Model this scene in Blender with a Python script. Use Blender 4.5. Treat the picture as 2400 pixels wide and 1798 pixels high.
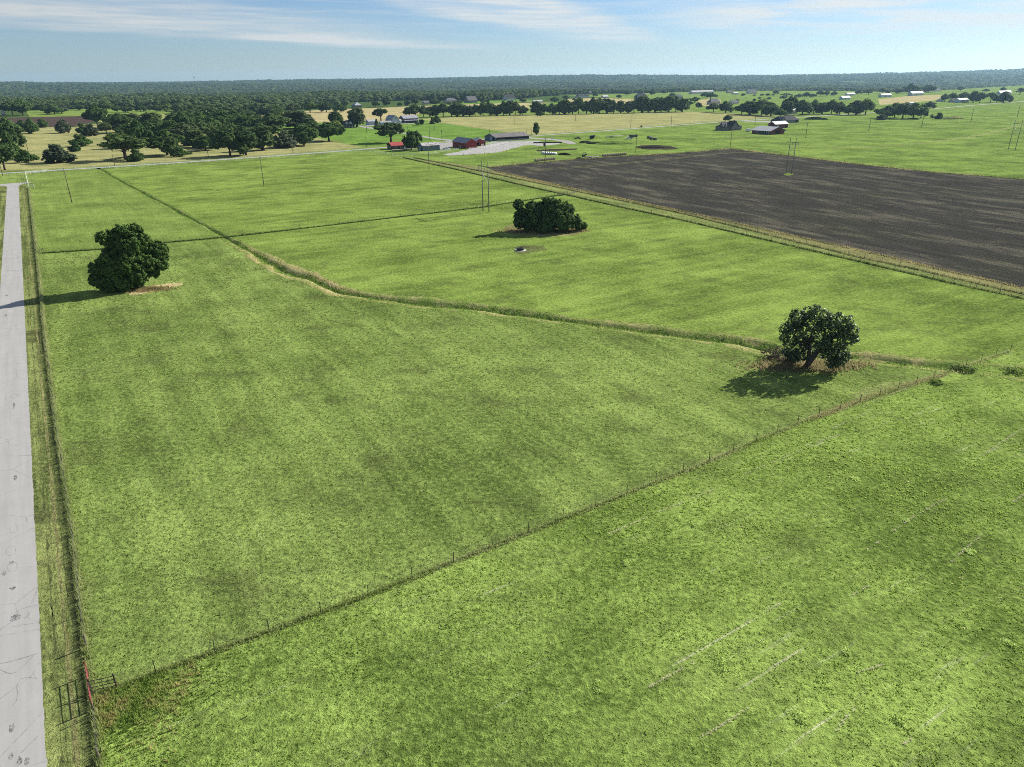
import bpy, math, random
import numpy as np
from mathutils import Matrix, Vector
from mathutils.geometry import tessellate_polygon

for o in list(bpy.data.objects): bpy.data.objects.remove(o)
scene = bpy.context.scene
COL = scene.collection
rng = np.random.default_rng(7)
random.seed(7)
R = math.radians

# ------------------------------------------------------------------ camera
CAM_H = 45.0                      # drone height in metres
FPX = 1667.0                      # focal length for a 2400 px wide frame
PITCH = math.atan((899 - 186) / FPX)
ROLL = math.atan(0.0100)
_c, _s = math.cos(ROLL), math.sin(ROLL)
def ray(px, py):
    u, v = px - 1200.0, py - 899.0
    u, v = (u*_c - v*_s)/FPX, (u*_s + v*_c)/FPX
    return np.array([u, math.cos(PITCH) - v*math.sin(PITCH), -math.sin(PITCH) - v*math.cos(PITCH)])
def g(px, py, z=0.0):
    """point of the terrain surveyed from the photograph (metres)"""
    r = ray(px, py); t = (z - CAM_H)/r[2]
    return np.array([r[0]*t, r[1]*t, z])
def scale_at(p):                  # photo pixels per metre at a ground point
    d = p[1]*math.cos(PITCH) + (CAM_H - p[2])*math.sin(PITCH)
    return FPX/d
def height_at(p, tx, ty):
    r = ray(tx, ty); t = p[1]/r[1]
    return CAM_H + r[2]*t
def solve_len(p, d, bx):          # length along d from p up to the photo column bx
    lo, hi = 0.0, 400.0
    def col(L):
        q = p + d*L; X, Y, Z = q[0], q[1], q[2]-CAM_H
        dep = Y*math.cos(PITCH) - Z*math.sin(PITCH); dn = -Y*math.sin(PITCH) - Z*math.cos(PITCH)
        u, v = X/dep*FPX, dn/dep*FPX
        return 1200 + u*_c + v*_s
    up = col(50) > col(0)
    for _ in range(50):
        m = (lo+hi)/2
        if (col(m) < bx) == up: lo = m
        else: hi = m
    return lo
cam_d = bpy.data.cameras.new('camera'); cam = bpy.data.objects.new('camera', cam_d); COL.objects.link(cam)
cam_d.sensor_fit = 'HORIZONTAL'; cam_d.sensor_width = 36.0; cam_d.lens = 36.0*FPX/2400.0
cam_d.clip_start = 0.5; cam_d.clip_end = 80000
_f = Vector((0, math.cos(PITCH), -math.sin(PITCH))); _r0 = Vector((1, 0, 0)); _u0 = _r0.cross(_f)
_rt = (_r0*_c - _u0*_s); _up = _rt.cross(_f)
cam.matrix_world = Matrix(((_rt.x, _up.x, -_f.x, 0), (_rt.y, _up.y, -_f.y, 0), (_rt.z, _up.z, -_f.z, CAM_H), (0, 0, 0, 1)))
scene.camera = cam

# ------------------------------------------------------------------ node helper
class S:
    """a node socket with arithmetic"""
    def __init__(s, nt, sock): s.nt, s.k = nt, sock
    def _m(s, op, *a, clamp=False):
        n = s.nt.nodes.new('ShaderNodeMath'); n.operation = op; n.use_clamp = clamp
        for i, v in enumerate((s,)+a):
            if isinstance(v, S): s.nt.links.new(v.k, n.inputs[i])
            else: n.inputs[i].default_value = v
        return S(s.nt, n.outputs[0])
    def __add__(s, o): return s._m('ADD', o)
    __radd__ = __add__
    def __sub__(s, o): return s._m('SUBTRACT', o)
    def __rsub__(s, o): return (s*-1.0)+o
    def __mul__(s, o): return s._m('MULTIPLY', o)
    __rmul__ = __mul__
    def __truediv__(s, o): return s._m('DIVIDE', o)
    def pow(s, e): return s._m('POWER', e)
    def clamp(s): return s._m('ADD', 0.0, clamp=True)
    def ss(s, a, b, lo=0.0, hi=1.0):
        n = s.nt.nodes.new('ShaderNodeMapRange'); n.interpolation_type = 'SMOOTHSTEP'
        s.nt.links.new(s.k, n.inputs[0])
        n.inputs[1].default_value, n.inputs[2].default_value, n.inputs[3].default_value, n.inputs[4].default_value = a, b, lo, hi
        return S(s.nt, n.outputs[0])
class NT:
    def __init__(s, nt): s.nt = nt; nt.nodes.clear()
    def node(s, t, **kw):
        n = s.nt.nodes.new(t)
        for k, v in kw.items(): setattr(n, k, v)
        return n
    def link(s, a, b): s.nt.links.new(a.k if isinstance(a, S) else a, b)
    def noise(s, vec, scale, detail=3.0, rough=0.55, dist=0.0):
        n = s.node('ShaderNodeTexNoise'); n.inputs['Scale'].default_value = scale
        n.inputs['Detail'].default_value = detail; n.inputs['Roughness'].default_value = rough; n.inputs['Distortion'].default_value = dist
        if vec is not None: s.link(vec, n.inputs['Vector'])
        return S(s.nt, n.outputs[0])
    def vmap(s, vec, rot=0.0, scale=(1, 1, 1), loc=(0, 0, 0)):
        n = s.node('ShaderNodeMapping'); n.inputs['Rotation'].default_value = (0, 0, rot)
        n.inputs['Scale'].default_value = scale; n.inputs['Location'].default_value = loc
        s.link(vec, n.inputs['Vector']); return S(s.nt, n.outputs[0])
    def xyz(s, x, y, z):
        n = s.node('ShaderNodeCombineXYZ')
        for i, v in enumerate((x, y, z)):
            if isinstance(v, S): s.link(v, n.inputs[i])
            else: n.inputs[i].default_value = v
        return S(s.nt, n.outputs[0])
    def mix(s, f, a, b, mode='MIX'):
        n = s.node('ShaderNodeMix', data_type='RGBA', blend_type=mode)
        if isinstance(f, S): s.link(f, n.inputs[0])
        else: n.inputs[0].default_value = f
        for i, v in ((6, a), (7, b)):
            if isinstance(v, S): s.link(v, n.inputs[i])
            else: n.inputs[i].default_value = (*v, 1)
        return S(s.nt, n.outputs[2])

# ------------------------------------------------------------------ sky, sun, exposure
SUN_AZ, SUN_EL = R(54.0), R(30.5)           # azimuth clockwise from +Y
world = bpy.data.worlds.new('World'); scene.world = world; world.use_nodes = True
W = NT(world.node_tree)
sky = W.node('ShaderNodeTexSky', sky_type='NISHITA', sun_disc=False)
sky.sun_elevation = SUN_EL; sky.sun_rotation = SUN_AZ; sky.altitude = 250
sky.air_density = 1.0; sky.dust_density = 0.24; sky.ozone_density = 1.6
tc = W.node('ShaderNodeTexCoord'); sp = W.node('ShaderNodeSeparateXYZ'); W.link(tc.outputs['Generated'], sp.inputs[0])
dx, dy, dz = (S(W.nt, sp.outputs[i]) for i in range(3))
az = dx._m('ARCTAN2', dy); el = dz._m('ARCSINE')
def azel(px, py):
    r = ray(px, py); return math.atan2(r[0], r[1]), math.atan2(r[2], math.hypot(r[0], r[1]))
def line(a, b):                              # elevation of a line through two sky directions, as a node
    (a0, e0), (a1, e1) = azel(*a), azel(*b); k = (e1-e0)/(a1-a0)
    return az*k + (e0 - a0*k)
av = W.xyz(az*4.0, el*42.0, 0.0)
wn = W.noise(av, 1.6, 3.0, 0.6) - 0.5        # warps the edges of the clouds
fib = W.noise(W.xyz(az*3.2 + el*20.0, el*60.0, 3.0), 2.2, 4.0, 0.62)
e1 = el + wn*0.012
c1 = (e1 - line((0, 72), (1180, 124))).ss(-0.001, 0.009)*(line((0, -25), (1180, 100)) - e1).ss(-0.022, 0.016)*az.ss(azel(1050, 110)[0], azel(700, 90)[0])
c1b = (e1 - line((600, 100), (1200, 124))).ss(-0.001, 0.006)*(line((600, 82), (1200, 112)) - e1).ss(-0.006, 0.004)*az.ss(azel(1260, 110)[0], azel(1000, 100)[0])*az.ss(azel(450, 110)[0], azel(700, 110)[0])
e2 = el + wn*0.020
c2 = (e2 - line((850, 6), (1400, 106))).ss(-0.003, 0.009)*(line((1300, -14), (1570, 92)) - e2).ss(-0.010, 0.014)*az.ss(azel(820, 0)[0], azel(960, 0)[0])*(el.ss(azel(1400, 108)[1], azel(1400, 88)[1]))
c3 = az.ss(azel(1450, 60)[0], azel(1800, 60)[0])*el.ss(azel(1900, 130)[1], azel(1900, 50)[1])*W.noise(W.xyz(az*5.0 + el*14.0, el*52.0, 7.0), 1.2, 4.0, 0.62).ss(0.40, 0.62)
gen = W.noise(W.xyz(dx/(dz+0.12), dy/(dz+0.12), 0.0), 1.3, 3.0, 0.62).ss(0.5, 0.8)*el.ss(0.09, 0.25)*0.7
wisp = fib.ss(0.44, 0.7)*el.ss(0.035, 0.08)*0.28
cl = ((c1 + c1b + c2)*fib.ss(0.22, 0.66, 0.30, 1.0)*0.86 + c3*0.85 + gen + wisp).clamp()
sky_c = W.mix(1.0, S(W.nt, sky.outputs[0]), (0.69, 0.86, 1.17), 'MULTIPLY')
glow = (dx*math.sin(SUN_AZ)*math.cos(SUN_EL) + dy*math.cos(SUN_AZ)*math.cos(SUN_EL) + dz*math.sin(SUN_EL))
cloud_k = glow.ss(-0.2, 1.0, 6.8, 9.2)
ccol = W.xyz(cloud_k*0.93, cloud_k*0.985, cloud_k)
out_c = W.mix(cl, sky_c, ccol)
bg = W.node('ShaderNodeBackground'); bg.inputs['Strength'].default_value = 0.05
wo = W.node('ShaderNodeOutputWorld'); W.link(out_c, bg.inputs['Color']); W.link(bg.outputs[0], wo.inputs['Surface'])
sd = bpy.data.lights.new('sun', 'SUN'); sd.energy = 5.0; sd.angle = R(0.5); sd.color = (1.0, 0.945, 0.86)
sun = bpy.data.objects.new('sun', sd); COL.objects.link(sun)
sdir = Vector((math.sin(SUN_AZ)*math.cos(SUN_EL), math.cos(SUN_AZ)*math.cos(SUN_EL), math.sin(SUN_EL)))
sun.rotation_euler = (-sdir).to_track_quat('-Z', 'Y').to_euler(); sun.location = (100, 100, 150)
scene.view_settings.view_transform = 'Standard'; scene.view_settings.look = 'None'
scene.view_settings.exposure = 0.88; scene.view_settings.gamma = 1.0

scene.cycles.use_denoising = False; scene.cycles.filter_width = 0.95
scene.cycles.max_bounces = 6; scene.cycles.diffuse_bounces = 4; scene.cycles.glossy_bounces = 2; scene.cycles.transmission_bounces = 3; scene.cycles.transparent_max_bounces = 4

# ------------------------------------------------------------------ mesh helpers
def mesh_data(name, V, Fc, mats=(), smooth=False):
    me = bpy.data.meshes.new(name)
    V = np.asarray(V, dtype=np.float32).reshape(-1, 3)
    if isinstance(Fc, np.ndarray):
        n = Fc.shape[1]
        me.vertices.add(len(V)); me.vertices.foreach_set('co', V.ravel())
        me.loops.add(Fc.size); me.loops.foreach_set('vertex_index', Fc.ravel().astype(np.int32))
        me.polygons.add(len(Fc)); me.polygons.foreach_set('loop_start', np.arange(0, Fc.size, n, dtype=np.int32))
        me.update(calc_edges=True)
    else:
        me.from_pydata(V.tolist(), [], [list(f) for f in Fc]); me.update()
    for m in mats: me.materials.append(m)
    if smooth: me.polygons.foreach_set('use_smooth', np.ones(len(me.polygons), dtype=bool))
    return me
def link(o, parent=None):
    COL.objects.link(o)
    if parent is not None: o.parent = parent
    return o
def obj(name, me, parent=None, loc=None, rotz=None):
    o = link(bpy.data.objects.new(name, me), parent)
    if loc is not None: o.location = Vector([float(v) for v in loc])
    if rotz is not None: o.rotation_euler = (0, 0, rotz)
    return o
def tag(o, label=None, cat=None, group=None, kind=None):
    for k, v in (('label', label), ('category', cat), ('group', group), ('kind', kind)):
        if v: o[k] = v
    return o
def thing(name, label, cat, loc, rotz=0.0, group=None):
    return tag(obj(name, None, loc=loc, rotz=rotz), label, cat, group)
class MB:
    """collects simple solids into one mesh"""
    def __init__(s): s.V, s.F = [], []
    def add(s, V, Fc):
        k = len(s.V); s.V += [tuple(map(float, v)) for v in V]; s.F += [tuple(i+k for i in f) for f in Fc]; return s
    def box(s, x0, x1, y0, y1, z0, z1):
        return s.add([(x, y, z) for z in (z0, z1) for y in (y0, y1) for x in (x0, x1)],
                     [(0, 2, 3, 1), (4, 5, 7, 6), (0, 1, 5, 4), (2, 6, 7, 3), (0, 4, 6, 2), (1, 3, 7, 5)])
    def prism(s, prof, axis, a0, a1):
        """profile in the plane across axis ('x': (y,z), 'y': (x,z)) pulled from a0 to a1"""
        n = len(prof); P = (lambda a, p: (a, p[0], p[1])) if axis == 'x' else (lambda a, p: (p[0], a, p[1]))
        V = [P(a0, p) for p in prof] + [P(a1, p) for p in prof]
        Fc = [tuple(range(n))[::-1], tuple(range(n, 2*n))] + [(i, (i+1) % n, n+(i+1) % n, n+i) for i in range(n)]
        return s.add(V, Fc)
    def tube(s, pts, rad, n=8, cap=True):
        pts = [Vector([float(c) for c in p]) for p in pts]; rad = rad if hasattr(rad, '__len__') else [rad]*len(pts)
        V, Fc = [], []
        for i, p in enumerate(pts):
            d = (pts[min(i+1, len(pts)-1)] - pts[max(i-1, 0)]).normalized()
            a = d.cross(Vector((0, 1, 0)) if abs(d.y) < 0.9 else Vector((1, 0, 0))).normalized(); b = d.cross(a)
            V += [p + (a*math.cos(t) + b*math.sin(t))*rad[i] for t in [2*math.pi*k/n for k in range(n)]]
        for i in range(len(pts)-1):
            Fc += [(i*n+k, i*n+(k+1) % n, (i+1)*n+(k+1) % n, (i+1)*n+k) for k in range(n)]
        if cap: Fc += [tuple(range(n))[::-1], tuple(range((len(pts)-1)*n, len(pts)*n))]
        return s.add(V, Fc)
    def data(s, name, mat, smooth=False): return mesh_data(name, s.V, s.F, (mat,), smooth)
    def build(s, name, mat, parent=None, smooth=False, **kw): return obj(name, s.data(name, mat, smooth), parent, **kw)
def ordinal(i):
    one = ['', 'first', 'second', 'third', 'fourth', 'fifth', 'sixth', 'seventh', 'eighth', 'ninth', 'tenth', 'eleventh', 'twelfth', 'thirteenth', 'fourteenth',
           'fifteenth', 'sixteenth', 'seventeenth', 'eighteenth', 'nineteenth']
    i += 1
    if i < 20: return one[i]
    t, u = divmod(i, 10); w = ['', '', 'twent', 'thirt', 'fort', 'fift'][t]
    return w + 'y-' + one[u] if u else w + 'ieth'

# ------------------------------------------------------------------ materials
def lin(r, g_, b):
    f = lambda c: ((c/255+0.055)/1.055)**2.4 if c > 10 else c/255/12.92
    return (f(r), f(g_), f(b))
def mat_new(name):
    m = bpy.data.materials.new(name); m.use_nodes = True; return m, NT(m.node_tree)
def finish(N, col, rough=0.9, bump=None, bstr=0.3, bdist=0.1, trans=0.0, spec=0.2, metal=0.0):
    p = N.node('ShaderNodeBsdfPrincipled'); o = N.node('ShaderNodeOutputMaterial')
    if isinstance(col, S): N.link(col, p.inputs['Base Color'])
    else: p.inputs['Base Color'].default_value = (*col, 1)
    if isinstance(rough, S): N.link(rough, p.inputs['Roughness'])
    else: p.inputs['Roughness'].default_value = rough
    p.inputs['Specular IOR Level'].default_value = spec; p.inputs['Metallic'].default_value = metal
    if bump is not None:
        b = N.node('ShaderNodeBump'); b.inputs['Strength'].default_value = bstr; b.inputs['Distance'].default_value = bdist
        N.link(bump, b.inputs['Height']); N.link(b.outputs[0], p.inputs['Normal'])
    if trans > 0:
        t = N.node('ShaderNodeBsdfTranslucent'); mx = N.node('ShaderNodeMixShader'); mx.inputs[0].default_value = trans
        if isinstance(col, S): N.link(col, t.inputs['Color'])
        else: t.inputs['Color'].default_value = (*col, 1)
        N.link(p.outputs[0], mx.inputs[1]); N.link(t.outputs[0], mx.inputs[2]); N.link(mx.outputs[0], o.inputs['Surface'])
    else: N.link(p.outputs[0], o.inputs['Surface'])
def grass_mat(name, dark, mid, light, straw, ang=32.0, straw_amt=0.5, soil=0.35, rows=0.5, seed=0.0, row_w=0.35, bump=0.5, patch=1.0):
    """pasture: broad patches, mown rows along ang, thin straw streaks, worn soil spots"""
    m, N = mat_new(name)
    t = N.node('ShaderNodeTexCoord'); P = S(N.nt, t.outputs['Object'])
    P = N.vmap(P, 0, (1, 1, 1), (seed*37.1, seed*11.7, 0))
    Q = N.vmap(P, -R(ang), (1, 1, 1))
    dark = (dark[0]*0.78, dark[1]*0.82, dark[2]*0.82); light = (light[0]*1.12, light[1]*1.14, light[2]*1.12)
    md = N.noise(P, 0.035, 7, 0.78); sm = N.noise(P, 1.5, 4, 0.8)
    rowq = N.noise(N.vmap(Q, 0, (0.02, row_w*0.45, 1)), 1.0, 4, 0.7)
    base = N.mix(((md-0.5)*3.2*patch + (rowq-0.5)*2.0*rows + 0.5).clamp(), dark, light)
    base = N.mix(0.15, base, mid)
    k = (sm-0.5)*3.0
    base = N.mix((k*-1.0).clamp(), base, tuple(c*0.30 for c in dark))
    base = N.mix(k.clamp()*0.7, base, tuple(min(1, c*1.7) for c in light))
    if straw_amt > 0.11:
        stl = N.noise(N.vmap(Q, 0, (0.055, 1.5, 1)), 1.0, 3, 0.7).ss(0.60, 0.72)*md.ss(0.42, 0.62)
        base = N.mix((stl + sm.ss(0.66, 0.76)*0.4)*straw_amt, base, straw)
    wr = N.noise(N.vmap(P, 0, (0.7, 1, 1), (91, 17, 0)), 0.11, 6, 0.78).ss(0.49, 0.67)
    base = N.mix(wr*soil, base, (0.05, 0.05, 0.026))
    finish(N, base, 0.95, sm, bump, 0.7, spec=0.0)
    return m
def plain(name, col, var=0.15, scale=1.5, rough=0.8, spec=0.25, metal=0.0, stretch=(1, 1, 1), bump=0.0):
    m, N = mat_new(name); t = N.node('ShaderNodeTexCoord'); P = N.vmap(S(N.nt, t.outputs['Object']), 0, stretch)
    a = N.noise(P, scale, 4, 0.6); b = N.noise(P, scale*7, 3, 0.6)
    c = N.mix(((a-0.5)*2.2 + (b-0.5) + 0.5).clamp(), tuple(x*(1-var*1.6) for x in col), tuple(min(1, x*(1+var*1.4)) for x in col))
    finish(N, c, rough, (b if bump else None), bump, 0.05, spec=spec, metal=metal); return m
def ribbed(name, col, pitch=0.6, rust=0.0, rustc=(0.16, 0.075, 0.04), axis=0, depth=0.35):
    """sheet metal: ribs as relief, weathered streaks and rust"""
    m, N = mat_new(name); t = N.node('ShaderNodeTexCoord'); P = S(N.nt, t.outputs['Object'])
    w = N.node('ShaderNodeTexWave'); w.bands_direction = 'XYZ'[axis]; w.inputs['Scale'].default_value = 0.314/pitch; N.link(P, w.inputs['Vector'])
    st = N.noise(N.vmap(P, 0, (2.2, 0.25, 0.25) if axis == 0 else (0.25, 2.2, 0.25)), 1.0, 4, 0.6)
    c = N.mix(st.ss(0.3, 0.75), tuple(x*0.78 for x in col), tuple(min(1, x*1.12) for x in col))
    if rust: c = N.mix(N.noise(P, 0.6, 5, 0.7).ss(0.60-rust*0.25, 0.80-rust*0.2), c, rustc)
    finish(N, c, 0.62, S(N.nt, w.outputs['Fac']), depth, 0.03, spec=0.2, metal=0.05); return m
def leaf_mat(name, dark, light, trans=0.28, var=0.25, hue=None, gloss=0.08, rough=0.75):
    m, N = mat_new(name)
    a = N.node('ShaderNodeAttribute', attribute_name='lv'); oi = N.node('ShaderNodeObjectInfo')
    v = S(N.nt, a.outputs['Fac']); r = S(N.nt, oi.outputs['Random'])
    c = N.mix((v*0.75 + (r-0.5)*var*2 + 0.12).clamp(), dark, light)
    if hue: c = N.mix(r.ss(0.55, 1.0)*0.6, c, hue)
    finish(N, c, rough, trans=trans, spec=gloss); return m
STRAW = (0.42, 0.34, 0.17)
M = {}
M['ground'] = grass_mat('forest_floor_green', (0.035, 0.062, 0.016), (0.05, 0.085, 0.022), (0.075, 0.12, 0.03), STRAW, straw_amt=0.15, soil=0.3, seed=1)
M['pasture'] = grass_mat('pasture_mottled', (0.10, 0.143, 0.034), (0.15, 0.208, 0.05), (0.208, 0.275, 0.072), (0.40, 0.38, 0.2), ang=122.5, straw_amt=0.30, soil=0.46, rows=1.2, seed=2, patch=1.05, row_w=0.5)
M['field_front'] = grass_mat('field_lush', (0.10, 0.148, 0.032), (0.156, 0.228, 0.047), (0.218, 0.298, 0.07), (0.60, 0.56, 0.42), ang=32.0, straw_amt=0.5, soil=0.38, rows=0.7, seed=3, row_w=0.55, patch=1.5)
M['field_back'] = grass_mat('field_bright', (0.10, 0.145, 0.03), (0.155, 0.225, 0.046), (0.21, 0.285, 0.062), (0.40, 0.38, 0.20), ang=32.0, straw_amt=0.35, soil=0.45, rows=0.9, seed=4, patch=1.15, row_w=0.5)
M['field_mown'] = grass_mat('field_mown_rows', (0.105, 0.15, 0.033), (0.155, 0.22, 0.05), (0.205, 0.275, 0.066), (0.40, 0.40, 0.2), ang=122.5, straw_amt=0.25, soil=0.35, rows=0.55, seed=5, row_w=0.9)
M['meadow'] = grass_mat('meadow_bright', (0.10, 0.155, 0.034), (0.145, 0.215, 0.044), (0.19, 0.265, 0.058), (0.33, 0.28, 0.14), ang=32.0, straw_amt=0.35, soil=0.40, rows=0.6, seed=6, row_w=0.2, patch=1.6)
M['lawn'] = grass_mat('lawn_green', (0.092, 0.165, 0.03), (0.122, 0.21, 0.038), (0.155, 0.255, 0.048), (0.3, 0.34, 0.12), ang=70.0, straw_amt=0.1, soil=0.08, rows=0.8, seed=7, row_w=0.25)
M['hay'] = grass_mat('hay_tan', (0.20, 0.215, 0.075), (0.27, 0.265, 0.105), (0.34, 0.315, 0.14), (0.44, 0.35, 0.19), ang=40.0, straw_amt=0.5, soil=0.1, rows=0.35, seed=8, row_w=0.15, bump=0.3)
M['hay_far'] = grass_mat('hay_straw', (0.27, 0.235, 0.10), (0.36, 0.30, 0.15), (0.43, 0.36, 0.19), (0.48, 0.39, 0.22), ang=20.0, straw_amt=0.4, soil=0.08, rows=0.3, seed=9, row_w=0.1, bump=0.3)
M['rough'] = grass_mat('rough_pasture', (0.16, 0.185, 0.06), (0.26, 0.26, 0.10), (0.36, 0.33, 0.15), (0.46, 0.38, 0.20), ang=20.0, straw_amt=0.6, soil=0.25, rows=0.3, seed=10, row_w=0.1)
M['verge'] = grass_mat('verge_grass', (0.09, 0.115, 0.035), (0.15, 0.185, 0.056), (0.215, 0.245, 0.083), (0.33, 0.22, 0.11), ang=122.5, straw_amt=1.0, soil=0.8, rows=2.6, seed=11, row_w=1.1)
M['lane'] = grass_mat('lane_grass', (0.10, 0.135, 0.035), (0.16, 0.20, 0.06), (0.23, 0.26, 0.09), (0.42, 0.36, 0.2), ang=122.0, straw_amt=0.5, soil=0.25, rows=1.2, seed=12, row_w=0.8)
M['straw_edge'] = grass_mat('straw_edge', (0.13, 0.14, 0.05), (0.185, 0.185, 0.075), (0.25, 0.235, 0.10), (0.34, 0.30, 0.16), ang=122.0, straw_amt=0.6, soil=0.3, rows=1.0, seed=13, row_w=0.6)

M['worn'] = grass_mat('worn_and_shaded_ground', (0.075, 0.085, 0.035), (0.11, 0.125, 0.05), (0.15, 0.18, 0.055), STRAW, straw_amt=0.3, soil=0.9, seed=14)
def soil_mat(name, a, b, pale, ang):
    m, N = mat_new(name); t = N.node('ShaderNodeTexCoord'); P = S(N.nt, t.outputs['Object']); Q = N.vmap(P, -R(ang))
    row = N.noise(N.vmap(Q, 0, (0.05, 1.1, 1)), 1.0, 4, 0.65); big = N.noise(P, 0.03, 5, 0.6); cl = N.noise(P, 2.2, 4, 0.7)
    c = N.mix(((row-0.5)*1.6 + (cl-0.5)*1.6 + 0.5).clamp(), a, b)
    pl = N.noise(N.vmap(Q, 0, (0.028, 0.10, 1), (3, 40, 0)), 1.0, 7, 0.76).ss(0.47, 0.65)*cl.ss(0.38, 0.58)
    c = N.mix(pl*0.62, c, pale)
    gr = N.noise(N.vmap(P, 0, (1, 1, 1), (77, 5, 0)), 0.018, 4, 0.6).ss(0.5, 0.72)*cl.ss(0.45, 0.6)
    c = N.mix(gr*0.30, c, (0.06, 0.08, 0.025))
    finish(N, c, 0.95, cl + row, 0.9, 0.5, spec=0.0); return m
M['plowed'] = soil_mat('plowed_soil', (0.021, 0.0203, 0.0172), (0.070, 0.067, 0.058), (0.22, 0.205, 0.14), 119.0)
M['brown'] = soil_mat('brown_soil', (0.05, 0.036, 0.032), (0.085, 0.06, 0.052), (0.13, 0.10, 0.08), 20.0)
M['mud'] = soil_mat('dark_mud', (0.026, 0.022, 0.018), (0.06, 0.05, 0.04), (0.12, 0.10, 0.08), 10.0)

def gravel_mat(name, a, b, scale=3.0, dirt=0.3):
    m, N = mat_new(name); t = N.node('ShaderNodeTexCoord'); P = S(N.nt, t.outputs['Object'])
    f = N.noise(P, scale, 4, 0.7); q = N.noise(P, 0.25, 5, 0.65)
    c = N.mix(f.ss(0.3, 0.7), a, b); c = N.mix(q.ss(0.52, 0.72)*dirt, c, (0.16, 0.15, 0.10))
    finish(N, c, 0.95, f, 0.5, 0.08, spec=0.05); return m
M['gravel'] = gravel_mat('corral_gravel', (0.24, 0.235, 0.215), (0.42, 0.415, 0.395), 0.6, 0.9)
M['drive'] = gravel_mat('drive_gravel', (0.24, 0.23, 0.215), (0.34, 0.33, 0.31), 1.2, 0.25)
def road_mat():
    m, N = mat_new('worn_chipseal'); t = N.node('ShaderNodeTexCoord'); P = S(N.nt, t.outputs['Object'])
    Q = N.vmap(P, -R(122.63))
    ag = N.noise(P, 22.0, 2, 0.7); br = N.noise(P, 0.35, 4, 0.6); wear = N.noise(N.vmap(Q, 0, (0.05, 1.0, 1)), 1.0, 4, 0.6)
    c = N.mix(((ag-0.5)*0.9 + (br-0.5)*0.7 + (wear-0.5)*1.2 + 0.5).clamp(), (0.268, 0.262, 0.248), (0.368, 0.361, 0.343))
    ns = N.noise(N.vmap(Q, 0, (0.55, 1.6, 1), (5, 2, 0)), 0.8, 5, 0.72)
    c = N.mix(ns.ss(0.66, 0.74)*0.75, c, (0.09, 0.09, 0.092))
    v = N.node('ShaderNodeTexVoronoi', feature='DISTANCE_TO_EDGE'); v.inputs['Scale'].default_value = 0.16
    N.link(N.vmap(P, 0.4, (1, 1, 1), (3, 1, 0)), v.inputs['Vector'])
    ck = (S(N.nt, v.outputs['Distance']) + (N.noise(P, 2.5, 3, 0.6)-0.5)*0.035).ss(0.002, 0.011, 1.0, 0.0)*br.ss(0.42, 0.55)
    c = N.mix(ck*0.35, c, (0.10, 0.10, 0.10))
    finish(N, c, 0.92, ag, 0.35, 0.02, spec=0.15); return m
M['road'] = road_mat()
M['crack'] = plain('crack_seal', (0.225, 0.222, 0.216), 0.3, 4.0, 0.8)
M['stain'] = plain('road_stain', (0.195, 0.193, 0.188), 0.6, 6.0, 0.85)

# ------------------------------------------------------------------ terrain
DITCH_PX = [(232, 396), (245, 402), (269, 418), (356, 463), (434, 505), (528, 555), (564, 577), (622, 608), (673, 635), (723, 650), (774, 675), (800, 686), (890, 698),
            (981, 709), (1071, 716), (1162, 729), (1252, 739), (1324, 752), (1415, 761), (1487, 769), (1596, 784), (1708, 797), (1781, 812),
            (1850, 832), (1930, 836), (2016, 836), (2070, 841), (2179, 855), (2269, 862), (2400, 876), (2600, 897), (2900, 930)]
def smooth_line(pts, step):
    pts = np.array(pts, float)
    for _ in range(3):                       # corner cutting
        a, b = pts[:-1], pts[1:]
        q = np.empty((2*len(a), 2)); q[0::2] = a*0.75 + b*0.25; q[1::2] = a*0.25 + b*0.75
        pts = np.vstack([pts[:1], q, pts[-1:]])
    d = np.r_[0, np.cumsum(np.linalg.norm(np.diff(pts, axis=0), axis=1))]
    s = np.arange(0, d[-1], step)
    return np.c_[np.interp(s, d, pts[:, 0]), np.interp(s, d, pts[:, 1])]
def gl(pxs): return np.array([g(*p)[:2] for p in pxs])
DITCH = smooth_line(gl(DITCH_PX), 0.8)
DS = np.arange(len(DITCH))*0.8; _mid = DS[int(np.argmin(np.hypot(*(DITCH - g(560, 575)[:2]).T)))]
WF = 0.42 + 0.40*np.clip((DS - _mid + 15)/40, 0, 1)          # the mown upper reach is narrower
WF = WF*(1 + 0.16*np.sin(DS*0.11) + 0.12*np.sin(DS*0.27+1) + 0.08*np.sin(DS*0.61+2))
def normals2(L):
    t = np.gradient(L, axis=0); t /= np.linalg.norm(t, axis=1)[:, None]
    return np.c_[-t[:, 1], t[:, 0]]
def dist_to(L, X, Y):
    out = np.full(X.shape, 1e9)
    for p in L: out = np.minimum(out, (X-p[0])**2 + (Y-p[1])**2)
    return np.sqrt(out)
def sstep(x, a, b):
    t = np.clip((x-a)/(b-a), 0, 1); return t*t*(3-2*t)
def terrain(x, y):
    D = np.hypot(x, y); a = np.arctan2(x, y)
    z = -13*sstep(D, 2400, 3300) + (66 + 10*np.sin(a*7+1.0) + 5*np.sin(a*17))*sstep(D, 3700, 9500)
    z += 7*np.sin(D/620 + a*6)*sstep(D, 3300, 5000)*(1-sstep(D, 8500, 9500))
    z += 62*np.exp(-((a-0.70)/0.17)**2)*sstep(D, 6500, 9600)
    return z
rr = [14.0]
while rr[-1] < 15500: rr.append(rr[-1]*(1.009 if 60 < rr[-1] < 480 else 1.03))
rr = np.array(rr); aa = np.radians(np.arange(-75, 75.01, 0.25))
RR, AA = np.meshgrid(rr, aa, indexing='ij'); X, Y = RR*np.sin(AA), RR*np.cos(AA); Z = terrain(X, Y)
near = (RR > 55) & (RR < 560)
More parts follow.
